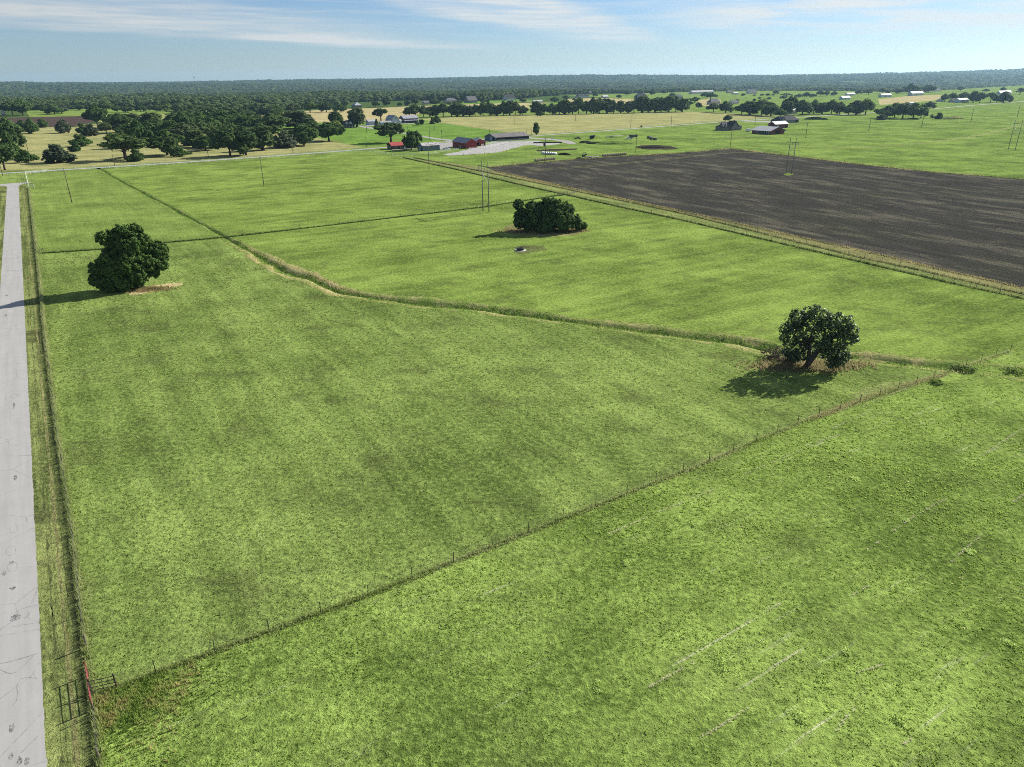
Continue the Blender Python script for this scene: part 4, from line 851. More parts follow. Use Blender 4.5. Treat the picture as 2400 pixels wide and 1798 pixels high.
# tall grass along fences and ditch
def tall(line_pts, n, spread, h, cols_a, cols_b, label, lo=0, hi=1, off=0.0, w=0.12, grow=200.0):
    P, o, s = along(line_pts, n, spread, lo, hi); ok = in_view(P); P, o, s = P[ok], o[ok], s[ok]; D = np.hypot(P[:, 0], P[:, 1])
    t = np.clip(0.5 + vnoise(P, 0.18, 9)*0.8 + rng.normal(0, 0.25, len(P)), 0, 1)
    hh = h*np.exp(-(o/(spread*1.6))**2)*(0.5 + 0.7*rng.random(len(P))); k_ = np.clip(D/grow, 0.6, 2.2)
    return tufts('tall_grass', P, hh, w*(0.7+0.6*rng.random(len(P)))*k_, lerp_cols(t, cols_a, cols_b), label, 3, 0.35)
PALE, TAN, GRN = (0.42, 0.45, 0.20), (0.44, 0.36, 0.17), (0.16, 0.25, 0.05)
tall(RF, 16000, 0.27, 0.72, (0.26, 0.32, 0.10), PALE, 'pale tall grass growing along the roadside fence', lo=0.02)
tall(F1L, 12000, 0.36, 0.32, (0.26, 0.33, 0.09), PALE, 'rank grass growing along the diagonal fence', hi=0.97)
tall(gl([(1899, 984), (2000, 945), (2090, 915), (2159, 893), (2215, 878)]), 3500, 0.45, 0.32, (0.24, 0.27, 0.09), (0.38, 0.34, 0.16), 'brown seeding grass at the upper end of the diagonal fence')
F3 = gl([(100, 594), (224, 586), (347, 573), (528, 557), (669, 541), (800, 525.5), (963, 506), (1126, 487), (1198, 476), (1306, 459), (1321, 458)])
tall(F3, 6000, 0.30, 0.55, (0.07, 0.11, 0.03), (0.15, 0.20, 0.06), 'dark grass line along the cross fence')
tall(FA, 9000, 0.30, 0.6, (0.06, 0.10, 0.022), (0.16, 0.18, 0.06), 'dark grass line along the near lane fence')
tall(FB, 8000, 0.4, 0.6, (0.09, 0.13, 0.035), (0.30, 0.27, 0.12), 'weedy grass along the lane fence by the plowed field')
tall(plow_b, 6000, 0.7, 0.5, (0.18, 0.18, 0.07), TAN, 'dry straw-coloured grass bordering the plowed field')
tall(list(plow_top)+list(plow_r), 5000, 0.8, 0.7, (0.09, 0.12, 0.03), TAN, 'dry weeds along the far edges of the plowed field')
P, o, s = along(DITCH, 26000, 2.2); wf_ = np.interp(s, DS, WF); ok = in_view(P) & (np.abs(o) < 4.6*wf_); P, o, s, wf_ = P[ok], o[ok], s[ok], wf_[ok]
zf = np.interp(np.abs(o)/wf_, [0, .7, 1.7, 2.7, 5], [-1.15, -1.0, -.25, .05, 0])*wf_; D = np.hypot(P[:, 0], P[:, 1])
up = s < _mid; tn_ = np.interp(s, DS, TN); ao = np.abs(o)/wf_
t = np.clip(np.where(ao < 1.3, 0.05, tn_*(0.75 + vnoise(P, 0.25, 5)*1.2)) + rng.normal(0, 0.16, len(P)), 0, 1)
hh = np.where(ao < 1.5, 0.22 + 0.35*rng.random(len(P)), 0.10 + 0.20*rng.random(len(P)))*np.where(up, 0.5, 1.0)
tufts('tall_grass', P, hh, 0.10*(0.7+0.6*rng.random(len(P)))*np.clip(D/150, 0.7, 1.8), lerp_cols(t, (0.19, 0.31, 0.06), (0.31, 0.38, 0.10), (0.46, 0.41, 0.19), (0.58, 0.50, 0.27)), 'green and straw-coloured grass on the ditch banks', 3, 0.5, zfun=zf)
# rank growth by the gate and under the trees
P = g(285, 1640)[:2] + rng.normal(0, 1, (3600, 2))*np.array([3.0, 2.6]); P = P[in_view(P) & in_poly(P, front_poly)]
tufts('tall_grass', P, 0.18 + 0.28*rng.random(len(P)), np.full(len(P), 0.09), lerp_cols(0.5 + vnoise(P, 0.8, 6)*0.9, (0.15, 0.24, 0.045), (0.30, 0.38, 0.10), TAN), 'rank weeds and brown grass behind the red gate')
def patch(px, py, n, sx, sy, h, ca, cb, label):
    P = g(px, py)[:2] + rng.normal(0, 1, (n, 2))*np.array([sx, sy]); tufts('tall_grass', P, h*(0.5+0.7*rng.random(n)), np.full(n, 0.14), lerp_cols(0.5 + vnoise(P, 0.5, 8), ca, cb), label)
patch(1275, 541, 4000, 5.6, 1.8, 0.6, (0.16, 0.13, 0.06), TAN, 'dry grass on the mound under the low thicket')
patch(1890, 858, 3000, 4.2, 1.3, 0.6, (0.22, 0.22, 0.09), (0.36, 0.30, 0.16), 'brown dry grass around the leaning tree')
patch(330, 679, 1800, 3.2, 1.1, 0.45, (0.2, 0.17, 0.07), (0.45, 0.36, 0.19), 'straw-coloured grass right of the tall dark tree')
# weed clumps one can pick out in the front field
M['weed'] = leaf_mat('weed_leaf', (0.17, 0.29, 0.09), (0.34, 0.48, 0.20), 0.45)
weeds = [(1464, 1322, .8, 'in the front field nearest the diagonal fence middle'), (1630, 1231, .55, 'lower of two close under the diagonal fence'), (1627, 1155, .6, 'close beside the diagonal fence'), (2268, 1293, .7, 'at the end of a pale mower streak near the right edge'), (1877, 1688, 1.0, 'near the bottom right, largest and palest'),
         (1692, 1558, 1.3, 'wide and spreading in the lower right quarter'), (2362, 1507, .7, 'at the right edge of the front field'), (2125, 1222, .6, 'dark-leaved on a pale streak in the middle of the front field'), (1985, 1530, .6, 'between two pale streaks right of the widest clump'), (2112, 1692, .8, 'in the bottom right corner'),
         (1998, 1122, .9, 'broad and low towards the upper right of the front field'), (1398, 1612, .55, 'at the bottom centre'), (480, 1556, .8, 'dark green at the left end of the diagonal fence')]
for px, py, r_, where in weeds:
    p = g(px, py); t = thing('weed_clump', 'pale green weed clump ' + where, 'weed', p, 0, 'weed clumps in the front field')
    n = int(90*r_); Q = np.vstack([rng.normal(0, r_*0.22, (n//3, 2)) + rng.normal(0, r_*0.35, 2) for _ in range(3)]); n = len(Q)
    obj('leaves', blades_mesh('leaves', Q, 0.10 + 0.16*rng.random(n), np.full(n, 0.11), lerp_cols(rng.random(n), (0.40, 0.55, 0.13), (0.60, 0.70, 0.28)), 4, 1.1), t)
    b = MB()
    for _ in range(7):
        d = ico_dirs(1)[0]; b.tube([(0, 0, -.02), (d[0]*r_*.4, d[1]*r_*.4, .1+.1*abs(d[2]))], [.015, .006], 4)
    b.build('stem', M['weed'], t)

# ------------------------------------------------------------------ fences
M['steel_post'] = plain('green_steel_post', (0.06, 0.065, 0.05), 0.3, 5, 0.7)
M['wood_post'] = plain('weathered_post', (0.13, 0.11, 0.09), 0.3, 4, 0.95, 0.05)
M['white_pipe'] = plain('white_paint', (0.74, 0.74, 0.72), 0.06, 3, 0.5)
M['wire'] = plain('fence_wire', (0.16, 0.15, 0.14), 0.2, 4, 0.6, metal=0.4)
M['red_pipe'] = plain('red_gate_paint', (0.19, 0.05, 0.045), 0.2, 4, 0.65)
M['dark_pipe'] = plain('dark_pipe', (0.045, 0.035, 0.03), 0.2, 4, 0.6)
t_post = MB().box(-.022, .022, -.025, .025, -.3, 1.35).box(-.035, .035, .025, .032, -.3, 1.33).data('post', M['steel_post'])
w_post = MB().tube([(0, 0, -.4), (0, 0, 1.40), (.01, 0, 1.45)], [.085, .075, .05], 7).data('post', M['wood_post'])
p_post = MB().tube([(0, 0, -.3), (0, 0, 1.45), (0, 0, 1.5)], [.085, .085, .06], 8).data('post', M['white_pipe'])
def fence(label, L, step=5.0, strands=(0.35, 0.65, 0.95, 1.22), steel=t_post, wood_every=8, wr=0.006, rails=None, mat=None):
    P = resample(L, step); vis = in_view(P, 80); P = P[vis]
    t = thing('fence', label, 'fence', (P[0][0], P[0][1], 0)); Q = P - P[0]
    for i, q in enumerate(Q):
        me = w_post if (wood_every and i % wood_every == 0) else steel
        o = obj('post', me, t, (q[0] + rng.normal(0, .03), q[1] + rng.normal(0, .03), 0), rng.uniform(0, 6)); o.rotation_euler = (rng.normal(0, .03), rng.normal(0, .03), rng.uniform(0, 6)); o.scale = (1, 1, rng.uniform(.93, 1.06))
    for z in (rails or strands):
        b = MB(); b.tube([(q[0], q[1], z + rng.normal(0, .015)) for q in Q], 0.035 if rails else wr, 6 if rails else 3)
        b.build('rail' if rails else 'wire', mat or (M['white_pipe'] if rails else M['wire']), t)
    return t
fence('barbed wire fence running diagonally between the front field and the pasture', F1L, 4.6, wood_every=0)
fence('barbed wire fence hidden in tall pale grass beside the near road', list(RF[:2]) + [RF[2]], 4.0)
fence('long wire fence in tall pale grass following the road past the dark tree', list(RF[3:-1]), 4.8)
fence('wire fence crossing the pastures behind the tall dark tree', F3, 4.6)
fence('wire fence on the near side of the grass lane', FA[:-1], 5.0, wr=0.01)
fence('wire fence on the plowed-field side of the grass lane', FB[:-1], 5.0, wr=0.01)
fence('wire fence along the top of the plowed field', list(plow_top[:-1]) + [plow_top[-1]], 6.0, wr=0.012)
fence('wire fence along the right side of the plowed field', [plow_top[-1]] + list(plow_r[:-1]), 6.0, wr=0.012)
fence('wire fence across the bright right-hand meadow', gl([(1700, 325), (1640, 332), (1712, 349)]), 8, wr=0.012)
fence('dark fence line across the far right meadow', gl([(1903, 279), (2060, 290), (2200, 299), (2400, 308)]), 6, wr=0.02)
fence('fence between the green lawn and the hay field', gl([(1033, 290), (1100, 299), (1197, 313)]), 6, wr=0.015)
fence('wire fence bordering the hay field along the far road', gl([(1262, 314.5), (1336, 309), (1471, 299.5), (1607, 288.5), (1742, 279.5), (1830, 274)]), 7, wr=0.015)
fence('white board fence around the pasture corner at the junction', gl([(80, 440), (68, 440), (60.5, 409), (112, 403)]), 2.4, steel=p_post, wood_every=0, rails=(0.45, 0.9, 1.38))
fence('white pipe fence on posts along the far side of the cross road', gl([(112, 403), (200, 397.5), (400, 386), (610, 371), (800, 357.5)]), 3.4, steel=p_post, wood_every=0, rails=(1.35,))
fence('white pipe fence around the red-roofed house yard', gl([(800, 357.5), (868, 357), (935, 367), (1010, 362), (1075, 352)]), 3.4, steel=p_post, wood_every=0, rails=(0.7, 1.35))
fence('white pipe corral beside the red barn', gl([(1100, 351), (1142, 347), (1170, 341), (1190, 336), (1160, 336), (1128, 343)]), 2.6, steel=p_post, wood_every=0, rails=(0.5, 0.95, 1.4))
fence('white pipe corral in front of the long barn', gl([(1150, 337), (1168, 335), (1240, 331)]), 2.8, steel=p_post, wood_every=0, rails=(0.5, 0.95, 1.4))
fence('fence of dark posts below the farmyard', gl([(1060, 367), (1130, 362), (1200, 352), (1262, 352)]), 4, wr=0.015, wood_every=2)
# steel gates
def gate(label, a, b, mat, bars=4, h=1.25):
    a, b = np.array(a), np.array(b); L = float(np.linalg.norm(b-a)); t = thing('gate', label, 'gate', (a[0], a[1], 0), math.atan2(b[1]-a[1], b[0]-a[0]))
    for x_ in (0.0, L): MB().tube([(x_, 0, -.2), (x_, 0, h+.25)], .06, 8).build('post', mat, t)
    for i in range(bars): MB().tube([(.06, 0, .25 + i*(h-.25)/(bars-1)), (L-.06, 0, .25 + i*(h-.25)/(bars-1))], .032, 6).build('bar', mat, t)
    MB().tube([(L*.5, 0, .22), (L*.5, 0, h)], .025, 6).build('brace', mat, t)
    return t
gate('red pipe gate in the roadside fence at the front corner', g(207, 1583)[:2], g(219, 1664)[:2], M['red_pipe'])
gate('dark pipe gate standing open behind the red roadside gate', g(216, 1625)[:2], g(274, 1612)[:2], M['dark_pipe'])
gate('pipe gate in the cross fence next to the road', g(86, 594)[:2], g(103, 593)[:2], M['wood_post'])
gate('dark gate where the cross fence meets the grass lane', g(1306, 460)[:2], g(1330, 456)[:2], M['dark_pipe'])
gate('dark gate closing the lane beside the plowed field', g(1335, 459)[:2], g(1352, 449)[:2], M['dark_pipe'])
# ------------------------------------------------------------------ poles
M['pole'] = plain('pole_wood', (0.12, 0.10, 0.085), 0.25, 1.5, 0.95, 0.05, stretch=(1, 1, .2))
M['pole_grey'] = plain('pole_grey_wood', (0.20, 0.185, 0.17), 0.2, 1.5, 0.95, 0.05, stretch=(1, 1, .2))
M['steel'] = plain('galvanised', (0.45, 0.45, 0.45), 0.1, 2, 0.4, metal=0.6)
M['glass_ins'] = plain('porcelain', (0.30, 0.29, 0.28), 0.1, 2, 0.3)
def pole(px, py, tx, ty, label, arm=True, rot=32.0, can=False):
    p = g(px, py); h = height_at(p, tx, ty); ix_, iy_ = img(p[0], p[1], 0); t = thing('utility_pole', label, 'utility pole', p, R(rot+90), 'utility poles')
    far_k = max(1.0, np.hypot(p[0], p[1])/420)**0.5
    MB().tube([(0, 0, -.3), (0, 0, h*.5), (0, 0, h)], [.17*far_k, .145*far_k, .115*far_k], 8).build('shaft', M['pole'], t, True)
    if arm:
        MB().box(-1.2, 1.2, .12, .24, h-.75, h-.62).build('crossarm', M['pole'], t)
        for x_ in (-1.1, -.45, .5, 1.1): MB().tube([(x_, .18, h-.62), (x_, .18, h-.5), (x_, .18, h-.36)], [.05, .09, .04], 6).build('insulator', M['glass_ins'], t)
        MB().tube([(-.7, .2, h-.68), (0, .12, h-1.4)], .02, 4).tube([(.7, .2, h-.68), (0, .12, h-1.4)], .02, 4).build('brace', M['steel'], t)
    else:
        MB().tube([(0, 0, h), (0, 0, h+.14), (0, 0, h+.3)], [.05, .09, .04], 6).build('insulator', M['glass_ins'], t)
    if can: MB().tube([(.35, 0, h-2.3), (.35, 0, h-2.2), (.35, 0, h-1.4), (.35, 0, h-1.3)], [.1, .25, .25, .1], 10).build('transformer', M['steel'], t)
    return t
pole(169, 476, 152, 395, 'leaning dark utility pole in the mown corner field by the road', False)
pole(619, 437, 611, 368, 'dark utility pole in the field left of the twin-pole structure', True)
pole(1006, 399, 1006, 341, 'dark utility pole in the field in front of the blue shed', True)
pole(1278, 372, 1278, 323, 'utility pole behind the grey bale row left of the farm equipment', True)
pole(1490, 358, 1493, 313, 'utility pole at the dark manure heap', True)
pole(1712, 341, 1716, 301, 'utility pole at the far corner of the plowed field', True)
pole(1888, 323, 1893, 287, 'utility pole with equipment right of the red barn', True, can=True)
pole(2036, 307, 2041, 275, 'utility pole in the right meadow in front of the dark grove', True)
pole(2160, 298, 2165, 267, 'utility pole at the right end of the dark grove', True)
pole(2275, 287, 2280, 256, 'utility pole alone in the far right meadow', True)
pole(2384, 275, 2389, 247, 'utility pole near the right edge beyond the twin poles', True)
pole(1008, 334, 1008, 306, 'utility pole rising behind the blue shed', True)
pole(1036, 329, 1034, 304, 'utility pole with transformer on the lawn right of the blue shed', True, can=True)
pole(860, 314, 858, 279, 'tall utility pole on the lawn right of the egg-shaped tree', True)
pole(859, 344, 857, 321, 'short utility pole beside the road left of the red-roofed house', False)
pole(956, 309, 956, 296, 'small pole on the lawn behind the big spreading tree', False)
pole(1018, 304, 1018, 286, 'pole on the lawn in front of the narrow cedar', False)
pole(1147, 316, 1147, 301, 'pole behind the long grey barn', False)
pole(1205, 293, 1204, 271, 'pole in the hay field left of centre', False)
pole(1349, 284, 1350, 269, 'pole in the middle of the hay field', False)
pole(1478, 301, 1479, 279, 'pole beside the far road below the hay field', False)
pole(1573, 292, 1574, 271, 'second pole beside the far road, right of the first', False)
pole(1481, 274, 1481, 263, 'pole at the top edge of the hay field', False)
pole(1769, 293, 1770, 272, 'pole between the grey gabled house and the dark ranch house', False)
pole(7, 413, 0, 375, 'utility pole at the left edge beside the junction', False)
pole(65, 351, 60, 325, 'pole behind the round shrub left of the dry pasture', False)
pole(269, 389, 266, 362, 'pole beside the cross road under the forked-trunk tree', False)
pole(489, 371, 487, 352, 'short pole beside the cross road in front of the large pair of trees', False)
pole(687, 359, 683, 326, 'pole beside the cross road in front of the grey-green bushy tree', False)
pole(1277, 342.5, 1277, 330, 'stub pole with a dark box beside the farmyard', False)
def h_frame(a, b, tops, arm_y, label):
    A, B = g(*a), g(*b); h = height_at(A, tops[0], tops[1]); hm = height_at(A, tops[0], arm_y); L = float(np.linalg.norm(B-A))
    t = thing('twin_pole_structure', label, 'power pole', A, math.atan2(B[1]-A[1], B[0]-A[0]), 'twin-pole power line structures')
    for x_ in (0, L): MB().tube([(x_, 0, -.3), (x_, 0, h*.5), (x_, 0, h)], [.20, .17, .13], 9).build('leg', M['pole_grey'], t, True)
    MB().box(-L*.55, L*1.55, -.22, -.12, hm-.14, hm+.14).build('crossarm', M['pole_grey'], t)
    for s_ in (0, 1): MB().tube([(0.05, .14-.28*s_, h*(.58+.2*s_)), (L-.05, .14-.28*s_, h*(.78-.2*s_))], .075, 5).build('brace', M['steel'] if s_ else M['pole_grey'], t)
    for x_ in (-L*.5, L*.5, L*1.5): MB().tube([(x_, -.17, hm-.14), (x_, -.17, hm-.5), (x_, -.17, hm-1.3)], [.05, .11, .09], 6).build('insulator', M['glass_ins'], t)
h_frame((1132, 494), (1146, 498), (1131, 377), 389, 'twin-pole power structure standing in the pasture left of the thicket')
h_frame((1842, 406.5), (1855, 408.5), (1850, 322), 333, 'twin-pole power structure standing in the plowed field')
h_frame((2363, 350), (2379, 353), (2378, 281), 289, 'twin-pole power structure at the right edge of the view')
# ------------------------------------------------------------------ buildings
GA = 32.2
M['white_wall'] = plain('white_siding', (0.50, 0.51, 0.51), 0.08, 1.0, 0.7)
M['pale_blue_wall'] = plain('pale_blue_grey_siding', (0.36, 0.42, 0.46), 0.10, 1.0, 0.7)
M['blue_wall'] = ribbed('blue_grey_metal', (0.13, 0.17, 0.21), 0.5, 0.1, axis=0)
M['red_wall'] = ribbed('barn_red_metal', (0.235, 0.035, 0.030), 0.5, 0.0, axis=0)
M['dark_red_wall'] = ribbed('dark_red_metal', (0.13, 0.028, 0.026), 0.5, 0.0, axis=0)
M['brown_wall'] = plain('brown_siding', (0.075, 0.055, 0.045), 0.15, 1.0, 0.85)
M['charcoal_wall'] = plain('charcoal_siding', (0.075, 0.08, 0.085), 0.12, 1.0, 0.8)
M['brick_wall'] = plain('grey_brick', (0.16, 0.15, 0.15), 0.15, 2.0, 0.9)
M['tan_wall'] = plain('tan_siding', (0.36, 0.31, 0.25), 0.1, 1.0, 0.85)
M['grey_roof'] = ribbed('grey_metal_roof', (0.30, 0.31, 0.33), 0.7, 0.05)
M['pale_roof'] = ribbed('pale_metal_roof', (0.40, 0.405, 0.41), 0.7, 0.0)
M['rusty_roof'] = ribbed('rusty_tin_roof', (0.46, 0.47, 0.48), 0.8, 0.75)
M['old_roof'] = ribbed('old_mottled_roof', (0.20, 0.185, 0.18), 0.9, 0.8, (0.10, 0.085, 0.08))
M['red_roof'] = ribbed('red_metal_roof', (0.36, 0.07, 0.06), 0.6, 0.0)
M['shingle'] = plain('dark_shingle', (0.055, 0.056, 0.062), 0.25, 2.5, 0.95, 0.08)
M['shingle_grey'] = plain('grey_shingle', (0.14, 0.14, 0.145), 0.2, 2.5, 0.95, 0.08)
M['trim'] = plain('white_trim', (0.70, 0.70, 0.69), 0.05, 2, 0.5)
m, N = mat_new('window_glass'); finish(N, (0.03, 0.04, 0.05), 0.08, spec=0.6); M['glass'] = m
M['opening'] = plain('shade_and_bin_black', (0.012, 0.011, 0.010), 0.1, 1, 0.95, 0.0)  # paints in the shade inside doorways and truck bed; wagon bin shares the colour
M['concrete'] = plain('concrete', (0.40, 0.39, 0.37), 0.15, 1.5, 0.9)
def gable_prof(D, e, r_, o=0.45, th=0.16):
    k = (r_-e)/(D/2)
    return [(-o, e-k*o), (D/2, r_), (D+o, e-k*o), (D+o, e-k*o+th), (D/2, r_+th*1.15), (-o, e-k*o+th)]
def gambrel_prof(D, e, r_, o=0.25, th=0.16):
    q = e + (r_-e)*0.66
    return [(-o, e-.2), (D*.2, q), (D/2, r_), (D*.8, q), (D+o, e-.2), (D+o, e-.2+th), (D*.8+.05, q+th), (D/2, r_+th), (D*.2-.05, q+th), (-o, e-.2+th)]
def building(name, label, C, L1, L2, e, r_, ridge, wall, roof, cat='barn', kind='gable', wins=(), doors=(), chimney=False, group=None, over=0.45, rot=GA, glassless=False):
    """C: nearest corner; L1 to the right (+x), L2 to the back left (+y). Openings: (face 'f'|'l', from, to, z0, z1)"""
    p = np.array(C); t = thing(name, label, cat, p, R(rot), group); W_, R_ = M[wall], M[roof]
    b = MB()
    if kind == 'hip':
        b.box(0, L1, 0, L2, -.2, e).build('wall', W_, t)
        o = over; s_ = min(L1, L2)/2; V = [(-o, -o, e-.1), (L1+o, -o, e-.1), (L1+o, L2+o, e-.1), (-o, L2+o, e-.1)]
        V += [(s_, L2/2, r_), (L1-s_, L2/2, r_)] if L1 >= L2 else [(L1/2, s_, r_), (L1/2, L2-s_, r_)]
        Fc = [(0, 1, 5, 4), (1, 2, 5), (2, 3, 4, 5), (3, 0, 4), (3, 2, 1, 0)] if L1 >= L2 else [(0, 1, 4), (1, 2, 5, 4), (2, 3, 5), (3, 0, 4, 5), (3, 2, 1, 0)]
        rf = MB().add(V, Fc).build('roof', R_, t)
    else:
        D, Ln = (L2, L1) if ridge == 'x' else (L1, L2); prof = gable_prof(D, e, r_, over) if kind == 'gable' else gambrel_prof(D, e, r_)
        if kind == 'gable': wp = [(0, -.2), (D, -.2), (D, e), (D/2, r_-.03), (0, e)]
        else: wp = [(0, -.2), (D, -.2), (D, e), (D*.8, e+(r_-e)*.66-.04), (D/2, r_-.04), (D*.2, e+(r_-e)*.66-.04), (0, e)]
        b.prism(wp, ridge, 0, Ln); b.build('wall', W_, t)
        rf = MB().prism(prof, ridge, -over, Ln+over).build('roof', R_, t)
    if chimney: MB().box(L1*.45, L1*.45+.8, L2*.45, L2*.45+.7, r_-.8, r_+.9).build('chimney', M['brick_wall'], rf)
    for (f, a, c, z0, z1) in wins:
        q = MB(); pn = MB(); d = .05
        if f == 'f': q.box(a, c, -d, -.004, z0, z1); pn.box(a+.1, c-.1, -d-.02, -d-.002, z0+.1, z1-.1)
        else: q.box(-d, -.004, a, c, z0, z1); pn.box(-d-.02, -d-.002, a+.1, c-.1, z0+.1, z1-.1)
        w_ = q.build('window', M['trim'], t); pn.build('pane', M['glass'], w_)
    for dr in doors:
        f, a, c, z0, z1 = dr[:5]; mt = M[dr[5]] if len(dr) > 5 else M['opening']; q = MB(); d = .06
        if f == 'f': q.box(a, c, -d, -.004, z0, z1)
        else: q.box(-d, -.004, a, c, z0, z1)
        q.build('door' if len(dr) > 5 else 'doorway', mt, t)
    return t
def lens(C, rx, lx, rot=GA):
    c = g(*C); u1 = np.array([math.cos(R(rot)), math.sin(R(rot)), 0]); u2 = np.array([-u1[1], u1[0], 0])
    return c, solve_len(c, u1, rx), solve_len(c, u2, lx)
# the red-roofed farmhouse
c, a, b_ = lens((919, 351), 976, 908)
building('farmhouse', 'low brown farmhouse with a red metal roof beside the cross road', c, a, max(b_, 7.5), 2.7, 4.6, 'x', 'brown_wall', 'red_roof', 'house', wins=[('f', 2.2, 3.6, .9, 2.1), ('f', 6.5, 8.0, .9, 2.1), ('f', 11.5, 13, .9, 2.1), ('l', 2.5, 4, .9, 2.1)], doors=[('f', 9.4, 10.3, 0, 2.1, 'trim')], over=.6)
MB().box(-.5, a+.5, -2.6, -.7, .01, .14).build('walkway', M['concrete'], None, loc=tuple(c), rotz=R(GA))
tag(bpy.data.objects['walkway'], kind='structure')
c, a, b_ = lens((991, 354.5), 1031, 980)
building('shed', 'blue-grey metal shed with a patchy white and rusty tin roof', c, a, max(b_, 6.5), 3.4, 5.0, 'x', 'blue_wall', 'rusty_roof', 'shed', doors=[('l', .8, 2.2, 0, 2.2), ('l', 3.4, 5.6, 0, 2.5, 'pale_blue_wall')], over=.3)
c, a, b_ = lens((1092, 348.6), 1109, 1061)
building('barn', 'red barn with a wide grey metal roof beside the white corral', c, max(a, 9), b_, 3.9, 6.6, 'y', 'red_wall', 'grey_roof', 'barn', doors=[('l', 8.0, 9.0, .0, 1.9, 'trim')], over=.5)
c, a, b_ = lens((1112, 343), 1138, 1100)
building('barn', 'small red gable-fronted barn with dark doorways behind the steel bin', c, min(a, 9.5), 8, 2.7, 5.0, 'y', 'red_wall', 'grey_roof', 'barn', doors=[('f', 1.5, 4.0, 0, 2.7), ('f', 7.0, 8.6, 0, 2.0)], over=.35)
# steel bin
p = g(1108, 347); t = thing('grain_bin', 'slim grey steel feed bin standing between the two red barns', 'bin', p)
MB().tube([(0, 0, 1.2), (0, 0, 4.9)], 0.95, 14).build('cylinder_body', M['steel'], t, True); MB().tube([(0, 0, 4.9), (0, 0, 5.7)], [1.0, .15], 14).build('roof', M['steel'], t); MB().tube([(0, 0, .4), (0, 0, 1.2)], [.2, .95], 14).build('hopper', M['steel'], t)
for k_ in range(4): MB().tube([(.85*math.cos(k_*1.57+.8), .85*math.sin(k_*1.57+.8), -.1), (.85*math.cos(k_*1.57+.8), .85*math.sin(k_*1.57+.8), 1.6)], .06, 5).build('leg', M['steel'], t)
# long barn with open front
c, a, b_ = lens((1162, 331.5), 1240, 1136)
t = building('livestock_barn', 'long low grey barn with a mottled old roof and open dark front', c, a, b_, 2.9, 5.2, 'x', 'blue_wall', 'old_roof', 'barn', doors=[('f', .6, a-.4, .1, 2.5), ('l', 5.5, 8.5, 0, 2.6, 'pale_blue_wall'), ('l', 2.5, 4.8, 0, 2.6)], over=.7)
for i in range(9): MB().box(.5 + i*(a-1)/8, .68 + i*(a-1)/8, -.30, -.12, -.1, 2.75).build('post', M['wood_post'], t)
for z in (.5, 1.0): MB().box(.6, a-.4, -.26, -.2, z, z+.12).build('rail', M['trim'], t)
# white barn group beyond the lawn
c, a, b_ = lens((803, 300.5), 831, 798)
t = building('house', 'black-roofed house with white dormers and porch behind the lawn', c, a, 9, 3.0, 6.8, 'x', 'charcoal_wall', 'shingle', 'house', wins=[('f', 1.5, 3, .8, 2.2), ('f', 6, 7.5, .8, 2.2), ('f', 10, 11.5, .8, 2.2)], over=.6, chimney=True)
for x_ in (a*.30, a*.62):
    d_ = MB().prism([(x_, 3.6), (x_+2.6, 3.6), (x_+2.6, 4.6), (x_+1.3, 5.9), (x_, 4.6)], 'y', .2, 3.2).build('dormer', M['trim'], t); MB().box(x_+.7, x_+1.9, .12, .19, 3.9, 4.9).build('window', M['glass'], d_)
MB().box(-.2, a+.2, -2.4, -.1, 2.5, 2.65).build('porch_roof', M['shingle'], t)
for i in range(5): MB().box(i*(a-.2)/4, i*(a-.2)/4+.2, -2.3, -2.1, 0, 2.5).build('porch_post', M['trim'], t)
c, a, b_ = lens((864, 293.5), 881, 857.5)
building('shed', 'white metal shed with a pale roof left of the gambrel barn', c, a, max(b_, 7), 3.8, 5.4, 'x', 'pale_blue_wall', 'pale_roof', 'shed', doors=[('l', 2, 5, 0, 3.0, 'trim')])
c, a, b_ = lens((918, 291), 931, 904)
building('gambrel_barn', 'pale blue-grey barn with a rounded gambrel roof beyond the lawn', c, max(a, 9.5), max(b_, 12), 3.4, 9.0, 'y', 'pale_blue_wall', 'grey_roof', 'barn', 'gambrel', wins=[('f', 2.0, 3.2, 1, 2.2), ('f', 6.5, 7.7, 1, 2.2), ('f', 4.2, 5.4, 5, 6.2)], doors=[('f', 3.8, 5.8, 0, 2.6, 'trim')])
c2, a2, b2 = lens((893, 293.5), 918, 888)
building('lean_shed', 'low pale lean-to with small windows in front of the gambrel barn', c2, a2, 6, 2.6, 3.9, 'x', 'pale_blue_wall', 'grey_roof', 'shed', wins=[('f', 2+i*2.6, 3+i*2.6, 1, 1.9) for i in range(4)])
c2, a2, b2 = lens((932, 290), 939, 926)
building('lean_shed', 'small pale shed against the right side of the gambrel barn', c2, max(a2, 5), 6, 3.2, 4.4, 'x', 'pale_blue_wall', 'pale_roof', 'shed', wins=[('f', 1.5, 3.0, 1.2, 2.4)])
c, a, b_ = lens((947, 289), 981, 936)
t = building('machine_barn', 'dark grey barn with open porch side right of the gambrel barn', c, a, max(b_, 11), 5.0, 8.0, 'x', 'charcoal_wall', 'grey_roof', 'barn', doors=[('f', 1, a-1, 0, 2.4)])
MB().prism([(-3.2, 2.7), (0, 3.4), (0, 3.55), (-3.2, 2.85)], 'x', -.3, a+.3).build('porch_roof', M['grey_roof'], t)
for i in range(6): MB().box(i*(a-.2)/5, i*(a-.2)/5+.2, -3.1, -2.9, -.1, 2.75).build('porch_post', M['trim'], t)
